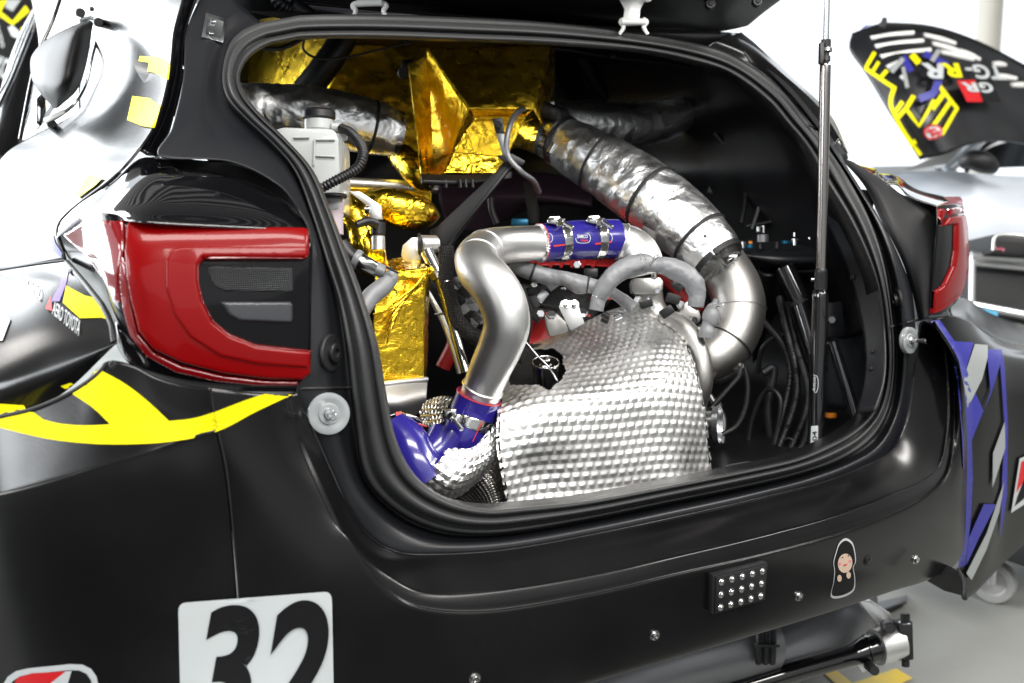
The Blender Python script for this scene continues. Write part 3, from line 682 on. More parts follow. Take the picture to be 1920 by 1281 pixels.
lab(sid, 'violet and white livery film on the near wheel arch')
lab(decal('lettering', [(text2d('KINTO', [(52, 518), (80, 540), (78, 566), (48, 540)], .01), 'white_vinyl')], CT, CAR, lift=.003), 'white sponsor word on the near wheel arch')
lab(decal('lettering', [(text2d('AERO TOYOTA', [(102, 565), (153, 603), (148, 631), (98, 590)], .01), 'white_vinyl'), ([[(96, 556), (99, 585), (86, 580)]], 'red_vinyl')], CT, CAR, lift=.003), 'white sponsor words with red triangle')

# livery on far corner
RT = smooth_on(bvh([rcorner, farch, bumper, flange]), 7, .009)
rl = decal('stripe', [([[(1744, 602), (1762, 600), (1790, 640), (1826, 642), (1812, 690), (1830, 740), (1844, 770), (1858, 740), (1850, 655), (1878, 655), (1884, 690), (1890, 800), (1888, 930), (1876, 1010), (1878, 920), (1884, 800), (1876, 690), (1876, 682), (1845, 768), (1822, 826), (1824, 900), (1820, 980), (1810, 1060), (1796, 1066), (1806, 1000), (1808, 930), (1804, 820), (1796, 720), (1782, 650)]], 'blue'),
        ([[(1828, 645), (1852, 647), (1852, 670), (1842, 710), (1814, 766), (1806, 712)]], 'grey_vinyl'),
        ([[(1884, 790), (1885, 840), (1866, 900), (1861, 915), (1862, 850)]], 'grey_vinyl'),
        ([[(1845, 945), (1868, 946), (1835, 1010), (1812, 1060), (1816, 1010)]], 'blue'),
        ([[(1884, 900), (1874, 960), (1850, 1030), (1822, 1088), (1812, 1075), (1850, 1000)]], 'grey_vinyl')], RT, CAR)
lab(rl, 'blue and grey angular livery on the far corner')
rs = decal('sponsor_sticker', [([[(1912, 860), (1945, 845), (1945, 930), (1896, 962)]], 'white_vinyl'), ([[(1915, 866), (1945, 852), (1945, 865), (1905, 925)]], 'red_vinyl'), ([[(1908, 930), (1920, 900), (1945, 880), (1945, 915), (1902, 950)]], 'black_vinyl')], RT, CAR)
lab(rs, 'white edged sponsor sticker at the far edge')
prism('arch_liner', [D(1738, 1088, 2.15), D(1790, 1066, 2.12), D(1800, 1075, 2.12), D(1806, 1118, 2.14), D(1770, 1108, 2.17)], Fv * .15, 'black', CAR)
tube('fin', [(1796, 1066, 2.02, 3), (1806, 1090, 2.02, 4), (1808, 1120, 2.02, 5), (1812, 1122, 2.03, 3)], 'carbon', CAR, n=20, nv=10)

# rubber stop discs
def stop(px, py, r, lean, name='buffer_stop'):
    h = BT.ray_cast(Vector(CAM), Vector(ray(px, py)).normalized())[0]; c = np.array(h)
    ax = np.array([lean, -1, .1]); ax /= np.linalg.norm(ax)
    c = c + ax * (.004 if px < 1000 else .014)
    g = bpy.data.objects.new(name, None); COL.objects.link(g); g.parent = CAR
    cyl('washer', c - ax * .006, c + ax * .004, r, 'disc', g, nv=48)
    t = Tube([np.r_[c + ax * .0035, r * .99], np.r_[c + ax * .006, r * .9], np.r_[c + ax * .0045, r * .62], np.r_[c + ax * .003, r * .5], np.r_[c + ax * .003, .001]], 20, raw=True); 
    # dished face
    V = []; k = 48; n1 = np.cross(ax, Uv); n1 /= np.linalg.norm(n1); n2 = np.cross(ax, n1)
    prof = [(1.0, .004), (.97, .0058), (.85, .0062), (.72, .0058), (.62, .0046), (.52, .0040), (.48, .0060), (.30, .0062), (.22, .0050), (.0, .0050)]
    for rr, hh in prof:
        for i in range(k): a = 2 * math.pi * i / k; V.append(c + ax * hh + r * rr * (n1 * math.cos(a) + n2 * math.sin(a)))
    from_np('dish', np.array(V), grid_faces(len(prof), k, True, flip=True), 'disc', g, True, angle=50)
    cyl('stud', c + ax * .004, c + ax * .030, .0038, 'steel', g); cyl('stud_tip', c + ax * .029, c + ax * .037, .0048, 'steel', g)
    cyl('collar', c + ax * .004, c + ax * .0085, r * .27, 'zinc', g)
    return g
lab(stop(615, 775, .0272, -.25), 'clear round buffer left of the opening')
lab(stop(1690, 638, .0245, .12), 'clear round buffer right of the opening')
def on(tree, x, y, l=0):
    h = tree.ray_cast(Vector(CAM), Vector(ray(x, y)).normalized())
    if h[0] is None: print('MISS', x, y); return D(x, y, 1.8), -Fv
    n = h[1] if h[1].dot(Vector(ray(x, y))) < 0 else -h[1]
    return np.array(h[0]) + np.array(n) * l, np.array(n)
FT = bvh([flange, rp])
for x, y, r in ((622, 662, .013), (1617, 380, .013), (1683, 562, .012)):
    c, n = on(FT, x, y); g = hexbolt('screw', c, n, r, .008, 'plastic', CAR, 20)
    cyl('boss', c - n * .004, c + n * .0015, r * 1.9, 'black', CAR, nv=28)
# small panel gap (rubber line) in the left and right frame
for a, b in (((563, 729), (662, 727)), ((1672, 612), (1722, 600))):
    pts = []
    for t in np.linspace(0, 1, 8):
        c, n = on(FT, *lerp2(a, b, t)); pts.append(np.r_[c, .0022])
    Tube(pts, 24, raw=True).build('panel_gap', 'black', CAR, nv=8)
# seam and gap lines
def seam(pts, tree, r, name='panel_gap', m='black'):
    P = []
    for x, y in cr2(pts, 30, False):
        h = tree.ray_cast(Vector(CAM), Vector(ray(x, y)).normalized())
        if h[0]: P.append(np.r_[np.array(h[0]), r])
    return Tube(P, 90, raw=True).build(name, m, CAR, nv=8)
seam([(396, 730), (402, 775), (411, 815), (425, 880), (434, 960), (448, 1120), (461, 1300)], CT, .0009, m='black')
seam([(-60, 796), (0, 782), (60, 768), (110, 748), (150, 726), (190, 694), (214, 655)], CT, .003)
seam([(214, 642), (205, 595), (170, 545), (125, 492)], CT, .004)
seam([(-60, 516), (0, 506), (60, 496), (122, 488)], CT, .0014)
seam([(1724, 602), (1716, 680), (1711, 740), (1697, 797)], bvh([flange, bumper]), .0012)
# alloy plate riveted near the upper corner
c, n = on(bvh([flange]), 400, 57, .001)
g = prism('rivet_plate', [on(bvh([flange]), *p, .006)[0] for p in ((387, 30), (421, 40), (414, 84), (378, 75))], -n * .0015, 'zinc', CAR, bev=.0004)
for x, y in ((399, 46), (395, 68)):
    cc, nn = on(bvh([flange]), x, y, .005); cyl('rivet', cc, cc + nn * .003, .0042, 'zinc', g, nv=14)
# screws in the lower bumper
for x, y in ((1227, 1191), (1497, 1118), (1716, 1049), (890, 1272), (1626, 1050)):
    c, n = on(CT, x, y); 
    hexbolt('bumper_screw', c, n, .0062 if x != 1626 else .0075, .0055 if x != 1626 else .003, 'steel' if x != 1626 else 'plastic', CAR, 20)
# small screws on wheel arch
for x, y in ((137, 510), (171, 541), (154, 30), (172, 17), (212, 684)):
    c, n = on(CT, x, y); hexbolt('screw', c, n, .004, .004, 'plastic', CAR, 20)
# rain light with fifteen clear lamps
c0, n0 = on(CT, 1379, 1098)
q = [on(CT, x, y, .002)[0] for x, y in ((1328, 1074), (1429, 1049), (1424, 1118), (1326, 1146))]
led = bpy.data.objects.new('rain_light', None); COL.objects.link(led); led.parent = CAR; lab(led, 'dark square rain light with fifteen clear lamps')
prism('housing', [p + n0 * .010 for p in q], -n0 * .012, 'plastic', led, bev=.0018)
prism('cap', [p + n0 * .0101 for p in [q[0] * .97 + q[2] * .03, q[1] * .97 + q[3] * .03, q[2] * .97 + q[0] * .03, q[3] * .97 + q[1] * .03]], n0 * .003, 'black', led, bev=.001)
lm = None
for j in range(3):
    for i in range(5):
        u = .12 + .19 * i; v = .17 + .33 * j; p = (q[0] * (1 - u) + q[1] * u) * (1 - v) + (q[3] * (1 - u) + q[2] * u) * v + n0 * .012
        if lm is None:
            prof = [(1, 0), (1, .25), (.93, .45), (.8, .42), (.62, .3), (.5, .55), (.38, .8), (.2, .92), (0, .95)]; k = 20; V = []
            n1 = np.cross(n0, Uv); n1 /= np.linalg.norm(n1); n2 = np.cross(n0, n1)
            for rr, hh in prof:
                for a_ in range(k): a = 2 * math.pi * a_ / k; V.append(n0 * hh * .0045 + .0058 * rr * (n1 * math.cos(a) + n2 * math.sin(a)))
            o = from_np('led', np.array(V), grid_faces(len(prof), k, True, flip=True), 'steel', led, True, angle=60); lm = o.data; o.location = p
        else:
            o = bpy.data.objects.new('led', lm); COL.objects.link(o); o.parent = led; o.location = p
# round headed plain cartoon sticker
body = cr2([(1585, 1009), (1597, 1016), (1603, 1035), (1604, 1055), (1600, 1062), (1603, 1085), (1600, 1108), (1575, 1121), (1558, 1120), (1562, 1092), (1564, 1070), (1562, 1055), (1567, 1035), (1573, 1018)], 60)
def shr(P, s, c=(1582, 1066)): return [(c[0] + (x - c[0]) * s, c[1] + (y - c[1]) * s * .99) for x, y in P]
stick = decal('cartoon_sticker', [([body], 'white_vinyl'), ([shr(body, .93)], 'black_vinyl'), ([circ(1584, 1056, 13.5, 18, rot=.12)], 'skin_vinyl'), ([circ(1574, 1057, 2.6)], 'pink_vinyl'), ([circ(1593, 1052, 2.6)], 'pink_vinyl'),
       ([circ(1579, 1045, 1.6, 1.2, 10)], 'black_vinyl'), ([circ(1590, 1042, 1.6, 1.2, 10)], 'black_vinyl'), ([circ(1584, 1059, 3.6, 1.3, 12, rot=-.2)], 'red_vinyl'),
       ([circ(1573, 1084, 4.2, 6.5, 14)], 'skin_vinyl'), ([circ(1590, 1078, 4.2, 6.5, 14)], 'skin_vinyl')], CT, CAR, maxlen=8, step=.0002)
lab(stick, 'white outlined sticker of a small figure dressed in black')

#ENGINE#
# ================================================================== open tailgate, hinges, prop
hatch = loft('tailgate', [[D(*p) for p in r] for r in (
    [(470, -12, 2.02), (560, 2, 2.05), (700, 14, 2.08), (900, 30, 2.18), (1100, 47, 2.28), (1250, 57, 2.36), (1340, 60, 2.42), (1372, 56, 2.44), (1402, 49, 2.44)],
    [(470, -20, 1.98), (560, -6, 2.0), (700, 4, 2.04), (900, 20, 2.13), (1100, 35, 2.22), (1250, 46, 2.30), (1345, 50, 2.36), (1385, 40, 2.38), (1430, 26, 2.38)],
    [(470, -60, 1.9), (560, -30, 1.92), (700, -14, 1.95), (900, 6, 2.04), (1100, 22, 2.13), (1250, 30, 2.20), (1350, 30, 2.26), (1400, 15, 2.28), (1470, -4, 2.28)],
    [(450, -120, 1.7), (560, -110, 1.72), (700, -90, 1.75), (900, -70, 1.84), (1100, -55, 1.93), (1250, -50, 2.0), (1370, -50, 2.06), (1460, -60, 2.08), (1560, -70, 2.08)]
    )], 'carbon', CAR, nu=80, nv=14)
lab(hatch, 'raised carbon tailgate whose lower edge shows along the top')
for k, (pts, r, mm) in enumerate((([(560, 4, 2.03), (700, 17, 2.06), (900, 33, 2.16), (1100, 49, 2.26), (1250, 59, 2.34), (1350, 61, 2.4)], 3.5, 'rubber_dark'), ([(560, -12, 1.98), (700, 0, 2.02), (900, 15, 2.11), (1100, 30, 2.2), (1250, 38, 2.28), (1345, 36, 2.33), (1366, 20, 2.3), (1372, -10, 2.25)], 3.5, 'rubber_dark'))):
    Tube([np.r_[D(*p), r * p[2] / F_PX] for p in pts], 60, raw=True).build('edge_bead', mm, hatch, nv=10)
for x, y in ((1332, 8), (1420, 3), (1240, 6)):
    p = D(x, y, 2.16); cyl('grommet', p + Fv * .01, p - Fv * .006, .010, 'rubber_dark', hatch); cyl('grommet_cap', p, p - Fv * .009, .005, 'black', hatch)
# roof edge strip between seal and tailgate, grommet and hose at the near roof corner
lab(loft('roof_edge', [[D(*p) for p in r] for r in (
    [(430, 60, 2.0), (480, 40, 2.02), (560, 27, 2.05), (700, 26, 2.1), (880, 33, 2.16), (1040, 43, 2.24), (1200, 63, 2.33), (1325, 87, 2.41), (1385, 108, 2.43)],
    [(410, 20, 1.98), (470, 15, 2.01), (560, 12, 2.06), (700, 14, 2.12), (880, 22, 2.18), (1040, 33, 2.26), (1200, 50, 2.35), (1330, 70, 2.43), (1392, 85, 2.45)],
    [(400, -30, 1.97), (470, -20, 2.0), (560, -10, 2.08), (700, 0, 2.14), (880, 12, 2.2), (1040, 25, 2.28), (1200, 42, 2.37), (1335, 58, 2.45), (1392, 62, 2.47)])], 'paint_inner', CAR, nu=80, nv=8), 'painted roof edge above the seal')
_, tt = tube('boot_hose', [(508, -25, 1.96, 12), (520, 2, 1.96, 12), (535, 14, 1.97, 12), (552, 22, 1.99, 12)], 'rubber_dark', CAR, n=50, nv=18, corr=.10, cp=.006)
tube('boot_grommet', [(546, 8, 1.98, 15), (560, 20, 1.99, 18), (578, 30, 2.0, 16), (590, 34, 2.02, 8)], 'rubber_dark', CAR, n=24, nv=20)
def hinge(cx, cy, d, s, full):
    g = bpy.data.objects.new('tailgate_hinge', None); COL.objects.link(g); g.parent = CAR
    def p(x, y, dd=0): return D(cx + x * s, cy + y * s, d + dd)
    pr = [(-26, -40), (26, -40), (22, -22), (14, -8), (12, 14), (14, 24), (-18, 26), (-20, 8), (-18, -8), (-28, -26)] if full else [(-24, -30), (26, -30), (24, 0), (22, 8), (-22, 8), (-22, -4)]
    prism('hinge_plate', [p(*q) for q in pr], Fv * .006, 'white_paint', g, bev=.002)
    for sx in (-1, 1):
        t0 = (sx * (18 if full else 24), 4 if not full else 12)
        Tube([np.r_[p(t0[0], t0[1]), .004], np.r_[p(t0[0] + sx * 7, t0[1] + 6), .005], np.r_[p(t0[0] + sx * 2, t0[1] + 16), .0042], np.r_[p(t0[0] + sx * 10, t0[1] + 31), .003]], 24, raw=True).build('hinge_arm', 'white_paint', g, nv=12)
    cyl('hinge_pin', p(-24, 6 if not full else 18, -.004), p(24, 4 if not full else 18, -.004), .006, 'white_paint', g)
    if full:
        cyl('hinge_screw', p(-32, -36, .01), p(-34, -36, -.02), .009, 'plastic', g); cyl('hinge_screw', p(27, -32, .01), p(29, -30, -.018), .0075, 'white_paint', g, nv=6); cyl('hinge_screw', p(26, -32, .0), p(27, -32, -.008), .0105, 'white_paint', g)
    return g
lab(hinge(693, 1, 1.93, 1.0, False), 'white hinge nearest the camera, cut by the frame')
lab(hinge(1188, 24, 2.08, .95, True), 'white hinge with two screws above the far half')

PROP = thing('support_pole', 'slim chrome and black telescopic pole propping the open tailgate, standing in the opening', 'support pole')
def ptube(name, pts, m, **k): return tube(name, pts, m, PROP, straight=True, n=24, nv=28, **k)[0]
ptube('inner_rod', [(1552, -70, 1.97, 5.6), (1549, 78, 1.985, 5.6)], 'zinc')
ptube('clamp', [(1549, 74, 1.985, 9), (1548.5, 88, 1.987, 9.5)], 'plastic')
ptube('clamp', [(1548.5, 90, 1.987, 6.5), (1548, 120, 1.99, 6.5)], 'plastic')
prism('clamp_lever', [D(x, y, 1.975) for x, y in ((1538, 79), (1545, 79), (1546, 108), (1543, 121), (1537, 117))], Fv * .012, 'plastic', PROP, bev=.001)
ptube('clamp_ring', [(1550, 91, 1.987, 10.5), (1550, 97, 1.987, 10.5)], 'steel')
ptube('clamp_ring', [(1548, 106, 1.99, 9), (1548, 115, 1.99, 9)], 'plastic')
ptube('outer_tube', [(1548, 119, 1.99, 8.5), (1547.5, 123, 1.99, 10.5), (1540, 506, 2.03, 9.6)], 'chrome_brown')
ptube('lock_collar', [(1540, 504, 2.03, 11), (1539.5, 509, 2.03, 12), (1539, 538, 2.035, 12), (1539, 545, 2.035, 11)], 'plastic')
ptube('base_tube', [(1539, 544, 2.035, 11), (1538.5, 552, 2.035, 15), (1533, 700, 2.05, 15.5), (1528, 870, 2.07, 15.5)], 'gloss')
cyl('lock_screw', D(1526, 524, 2.03), D(1520, 524, 2.03), .004, 'steel', PROP)
PT = bvh([o for o in PROP.children if o.name.startswith('base_tube')])
lab(decal('number_label', [([[(1521, 799), (1534, 798), (1533, 845), (1519, 846)]], 'white_vinyl'), (text2d('104', [(1531, 808), (1532, 834), (1524, 835), (1523, 809)][::-1][2:] + [(1531, 808), (1532, 834)][:0] or [(0, 0)] * 4, 0), 'black_vinyl')] if False else
      [([[(1521, 799), (1534, 798), (1533, 845), (1519, 846)]], 'white_vinyl'), (text2d('104', [(1523, 833), (1523.5, 809), (1532, 808), (1531.5, 832)], .01, 0, 4), 'black_vinyl')], PT, PROP, lift=.0006), 'white label reading 104')
lab(decal('emblem', [([line2d(cr2([(1525, 703), (1532, 706), (1533, 730), (1529, 737), (1525, 728)], 24, False), 1.1)], 'white_vinyl'), (text2d('Buddyclub', [(1524, 732), (1525, 706), (1531, 706), (1530, 732)], .02, .2, 4), 'white_vinyl')], PT, PROP, lift=.0006), 'small white script emblem')

# ================================================================== inside the rear compartment
def grp(name, label=None, parent=None):
    g = bpy.data.objects.new(name, None); COL.objects.link(g); g.parent = parent or CAR
    if label: g['label'] = label
    return g
def sheet(name, rs, m, parent, nu=50, nv=14, amp=0, fr=30, solid=.002): return loft(name, [[D(*p) for p in r] for r in rs], m, parent, nu=nu, nv=nv, amp=amp, fr=fr, solid=solid)
def facet(name, pts, m, parent, n=26, amp=.0015, fr=30):
    """flat four cornered panel, slightly crumpled foil over it"""
    a, b, c, d = [D(*p) for p in pts]; u = np.linspace(0, 1, n)
    G = np.stack([(a + (b - a) * t) [None] * (1 - u[:, None]) + (d + (c - d) * t)[None] * u[:, None] for t in u], 0)
    nn = normals(G); G = G.reshape(-1, 3); nn = nn.reshape(-1, 3)
    if amp:
        for i in range(len(G)): G[i] = G[i] + nn[i] * amp * crumple(G[i], fr)
    return from_np(name, G, orient(G, grid_faces(n, n)), m, parent, True, solid=.0015)
# gold lined bulkhead
gw = grp('gold_bulkhead', 'gold foil lined bulkhead at the back of the compartment')
sheet('foil_sheet', ([(415, 60, 2.80), (520, 55, 2.60), (600, 55, 2.46), (650, 60, 2.38)], [(410, 110, 2.80), (520, 110, 2.60), (590, 120, 2.47), (640, 120, 2.39)], [(410, 190, 2.80), (500, 195, 2.62), (560, 200, 2.52), (600, 200, 2.46)]), 'gold', gw, amp=.001, fr=22)
sheet('foil_sheet', ([(620, 60, 2.62), (700, 62, 2.65), (760, 62, 2.7), (860, 62, 2.72), (1045, 70, 2.8)], [(610, 110, 2.6), (680, 112, 2.64), (750, 112, 2.68), (860, 110, 2.72), (1046, 110, 2.8)], [(590, 180, 2.6), (660, 190, 2.62), (745, 200, 2.66), (860, 200, 2.7), (1040, 200, 2.8)], [(560, 260, 2.6), (660, 270, 2.62), (745, 290, 2.66), (860, 300, 2.7), (1036, 260, 2.8)]), 'gold', gw, nu=90, nv=26, amp=.003, fr=20)
sheet('foil_sheet', ([(1036, 70, 2.75), (1080, 76, 2.8), (1150, 90, 2.9), (1200, 100, 3.0)], [(1036, 200, 2.75), (1080, 200, 2.8), (1130, 205, 2.9), (1200, 205, 3.0)]), 'shield_dark', gw, amp=.003)
tube('roll_cage_bar', [(655, 55, 2.3, 25), (620, 110, 2.3, 26), (560, 190, 2.32, 27)], 'bay', CAR, n=30)
tube('roll_cage_bar', [(1090, 80, 2.7, 12), (1110, 140, 2.75, 13), (1180, 220, 2.85, 14), (1330, 330, 3.0, 14)], 'bay', CAR, n=40)
sheet('mauve_cover', ([(825, 332, 2.75), (900, 328, 2.8), (1020, 325, 2.85), (1110, 350, 2.85)], [(825, 375, 2.7), (900, 372, 2.75), (1020, 372, 2.8), (1110, 385, 2.8)], [(840, 430, 2.75), (900, 430, 2.8), (1020, 385, 2.9), (1110, 392, 2.9)]), 'mauve', CAR)
box('roof_reflector', (-.05, .98, 1.50), (1.0, .8, .02), 'under_grey', CAR, bev=.004)  # unseen grey sheet added overhead, reflected by the gold foil and ducts
# wire along the top
_, _ = tube('wire', [(570, 76, 2.1, 2), (568, 92, 2.1, 2.4), (590, 108, 2.1, 2.4), (640, 109, 2.12, 2.4), (700, 96, 2.15, 2.4), (760, 82, 2.18, 2.4), (800, 75, 2.2, 2.4), (870, 74, 2.22, 2.4), (920, 82, 2.25, 2.4), (965, 88, 2.28, 2.4), (1050, 92, 2.32, 2.4), (1150, 108, 2.38, 2.4), (1240, 118, 2.42, 2.4), (1330, 135, 2.45, 2.4)], 'black', CAR, n=160, nv=10)
tube('wire', [(480, 90, 2.0, 4.5), (520, 92, 2.02, 5), (545, 84, 2.04, 5), (565, 74, 2.05, 4)], 'plastic', CAR, n=40, nv=14)
for x, y, d in ((763, 79, 2.17), (967, 84, 2.27), (1149, 104, 2.36)): box('wire_clip', D(x, y, d), (.010, .006, .012), 'plastic', CAR, CAX)
# silver ducts
def ties(T, ts, parent, rad=.0022, m='black'):
    for t in ts:
        T.build('zip_tie', m, parent, t - .008, t + .008, dr=rad + .0012, nv=60, rim=.0008, cap=False)
g = grp('silver_duct', 'crumpled silver foil duct behind the white tank')
_, T1 = tube('foil_sleeve', [(400, 205, 2.08, 42), (480, 205, 2.12, 46), (560, 212, 2.14, 50), (640, 226, 2.16, 51), (700, 240, 2.18, 48), (748, 252, 2.2, 40)], 'foil', g, n=170, nv=72, wr=.05, fr=34)
ties(T1, (.84,), g, .003)
T1.build('collar', 'steel', g, .965, 1.0, dr=.002, nv=40)
g = grp('silver_duct', 'short crumpled silver foil duct in the dark upper right')
tube('foil_sleeve', [(1030, 225, 2.45, 34), (1090, 228, 2.48, 37), (1160, 235, 2.52, 41), (1230, 230, 2.56, 38), (1285, 212, 2.6, 30), (1300, 205, 2.62, 27)], 'foil', g, n=120, nv=60, wr=.035, fr=26)
g = grp('silver_duct', 'large crumpled silver foil duct running down to the turbo')
_, T2 = tube('foil_sleeve', [(1052, 264, 2.3, 46), (1090, 286, 2.28, 52), (1150, 322, 2.25, 58), (1215, 366, 2.2, 62), (1270, 410, 2.17, 62), (1318, 455, 2.14, 58), (1350, 492, 2.12, 50)], 'foil', g, n=210, nv=84, wr=.034, fr=30)
ties(T2, (.22, .55, .86), g, .003)
for t in (.22, .55, .86):
    c, r, TT, N, B = T2.at(t); box('tie_head', c - Fv * (r + .003), (.006, .006, .005), 'black', g, CAX, bev=.001)
T2.build('rubber_end', 'black', g, .975, 1.0, dr=.002, nv=40)
_, T3 = tube('outlet_spout', [(960, 222, 2.4, 46), (1000, 240, 2.36, 44), (1040, 259, 2.31, 40)], 'gold_smooth', CAR, n=50, nv=48, wr=.03, fr=30)
_, T4 = tube('coupler_ring', [(1034, 254, 2.31, 46), (1060, 268, 2.29, 48)], 'rubber_dark', CAR, n=12, nv=48)
T4.build('hose_clamp', 'steel', CAR, .3, .7, dr=.002, nv=48)
cyl('clamp_screw', D(1040, 270, 2.18), D(1030, 288, 2.18), .006, 'steel', CAR)
# gold air box
ab = grp('air_box', 'gold foil wrapped air box in the upper middle of the compartment')
facet('foil_panel', [(800, 92, 2.19), (1036, 86, 2.25), (1000, 205, 2.19), (880, 205, 2.14)], 'gold', ab, 40, .002, 26)
facet('foil_panel', [(1036, 86, 2.25), (1040, 150, 2.30), (1020, 240, 2.30), (1000, 205, 2.19)], 'gold', ab, 20, .002, 30)
facet('foil_panel', [(800, 92, 2.19), (880, 205, 2.14), (846, 288, 2.2), (806, 300, 2.28)], 'gold', ab, 30, .002, 30)
facet('foil_panel', [(880, 206, 2.15), (1000, 205, 2.2), (980, 222, 2.24), (888, 222, 2.19)], 'gold_smooth', ab, 24, .001, 40)
facet('foil_panel', [(888, 222, 2.19), (984, 222, 2.24), (950, 296, 2.22), (850, 286, 2.16)], 'gold', ab, 40, .0015, 34)
facet('foil_panel', [(850, 286, 2.16), (950, 296, 2.22), (930, 325, 2.2), (830, 325, 2.14)], 'gold_smooth', ab, 24, .0015, 34)
facet('foil_panel', [(806, 300, 2.36), (846, 288, 2.2), (835, 325, 2.14), (802, 332, 2.2)], 'gold', ab, 20, .0015, 34)
facet('foil_panel', [(765, 120, 2.19), (804, 95, 2.20), (812, 322, 2.24), (790, 330, 2.16)], 'gold', ab, 36, .0015, 30)
for a, b in (((768, 130, 2.30), (792, 328, 2.14)), ((776, 128, 2.32), (803, 326, 2.17)), ((890, 222, 2.18), (850, 286, 2.145)), ((888, 221, 2.18), (984, 221, 2.23))):
    cyl('seam_fold', D(*a), D(*b), .0035, 'gold_smooth', ab, nv=8)
for a, b in (((775, 180, 2.25), (806, 158, 2.3)), ((780, 220, 2.22), (808, 198, 2.28)), ((785, 260, 2.2), (815, 238, 2.26))): cyl('rib', D(*a), D(*b), .003, 'gold_smooth', ab, nv=8)
box('latch', D(766, 122, 2.24), (.026, .02, .018), 'plastic', ab, CAX, bev=.003)
cyl('latch_ring', D(762, 134, 2.26), D(756, 138, 2.24), .012, 'plastic', ab)
sheet('lower_tray', ([(790, 326, 2.12), (870, 328, 2.15), (960, 322, 2.2)], [(792, 338, 2.1), (870, 340, 2.13), (960, 334, 2.2)]), 'plastic', ab, solid=.01)
for x in (806, 835, 862, 872, 885): cyl('tray_pin', D(x, 336, 2.12), D(x + 2, 352, 2.12), .003, 'plastic', ab, nv=8)
tube('gold_elbow', [(745, 285, 2.3, 20), (765, 305, 2.26, 26), (790, 330, 2.24, 26), (800, 345, 2.3, 16)], 'gold_smooth', CAR, n=50, nv=36, wr=.04)
# black centre bracket
br = grp('bracket', 'black folded metal bracket below the gold air box')
prism('bracket_arm', pix([(806, 432), (820, 425), (935, 316), (948, 300), (966, 296), (968, 304), (950, 322), (836, 462), (812, 462)], 2.12), Fv * .004, 'plastic', br)
prism('bracket_flange', pix([(966, 296), (968, 304), (852, 445), (846, 462), (836, 462)], 2.115), Fv * .02, 'plastic', br)
prism('bracket_head', pix([(922, 222), (942, 220), (946, 250), (930, 250)], 2.1), Fv * .004, 'plastic', br)
prism('bracket_web', pix([(930, 250), (945, 250), (957, 290), (942, 292)], 2.1), Fv * .003, 'under_grey', br)
cyl('bracket_bolt', D(936, 234, 2.11), D(935, 234, 2.085), .007, 'plastic', br, nv=6)
prism('bracket_foot', pix([(930, 292), (960, 288), (985, 302), (980, 310), (945, 304)], 2.1), Fv * .004, 'plastic', br)
tube('conduit', [(1010, 198, 2.28, 5.2), (985, 202, 2.2, 5.2), (962, 222, 2.12, 5.2), (952, 250, 2.1, 5.2), (952, 290, 2.1, 5.2), (975, 320, 2.1, 5.2), (1000, 340, 2.15, 5.2), (1010, 360, 2.2, 5.2)], 'under_grey', CAR, n=140, nv=14, corr=.09, cp=.005)
prism('plate_bracket', pix([(982, 340), (998, 336), (1012, 395), (1010, 420), (992, 420)], 2.5), Fv * .01, 'plastic', CAR)
prism('plate_bracket', pix([(1204, 430), (1206, 423), (1228, 434), (1232, 480), (1206, 480)], 2.02), Fv * .003, 'plastic', CAR, bev=.0005)
tube('cable_boot', [(1012, 200, 2.26, 12), (1035, 210, 2.26, 13), (1058, 216, 2.28, 11)], 'black', CAR, n=40, nv=24, wr=.12, fr=60)
tube('black_hose', [(920, 372, 2.3, 6), (922, 395, 2.3, 6), (932, 420, 2.3, 6)], 'black', CAR, n=20, nv=12)
box('teal_connector', D(975, 418, 2.35), (.035, .03, .016), 'teal', CAR, CAX, bev=.004)
# white tank
tk = grp('washer_tank', 'translucent white plastic tank with black cap')
prism('tank_body', pix(rrect([(505, 246), (632, 246), (640, 300), (640, 385), (580, 398), (505, 360)], .10) if False else [(505, 246), (530, 238), (622, 241), (632, 250), (636, 262), (638, 345), (636, 392), (610, 398), (540, 398), (505, 330)], 1.80), Fv * .12, 'tank', tk, bev=.008)
prism('tank_flange', pix([(630, 250), (652, 251), (651, 262), (643, 266), (641, 316), (632, 320)], 1.82), Fv * .004, 'tank', tk, bev=.001)
for a, b in (((550, 258), (580, 258)), ((590, 262), (628, 262)), ((590, 262), (588, 310)), ((592, 292), (628, 294))): cyl('moulding', D(*a, 1.797), D(*b, 1.797), .0016, 'tank', tk, nv=8)
p0 = D(598, 243, 1.84); up_ = Uv * 1
cyl('tank_neck', p0 - Uv * .004, p0 + Uv * .022, .0235, 'tank', tk, nv=32); cyl('cap', p0 + Uv * .014, p0 + Uv * .032, .0268, 'plastic', tk, nv=40); cyl('cap_label', p0 + Uv * .0315, p0 + Uv * .033, .019, 'orange', tk, nv=30)
cyl('hose_nipple', D(622, 238, 1.83), D(642, 239, 1.83), .007, 'tank', tk)
cyl('tank_band', D(625, 364, 1.80), D(625, 372, 1.80), .022, 'plastic', tk)
tube('tank_foot', [(618, 372, 1.82, 22), (622, 385, 1.82, 24), (624, 400, 1.82, 20), (624, 440, 1.82, 20)], 'tank_low', tk, n=20)
tube('breather_hose', [(640, 240, 1.82, 8), (656, 248, 1.8, 8.5), (674, 268, 1.78, 9), (681, 290, 1.76, 9), (672, 313, 1.75, 9), (650, 328, 1.74, 9), (625, 341, 1.73, 9), (600, 355, 1.73, 9)], 'plastic', CAR, n=260, nv=20, corr=.10, cp=.0052)
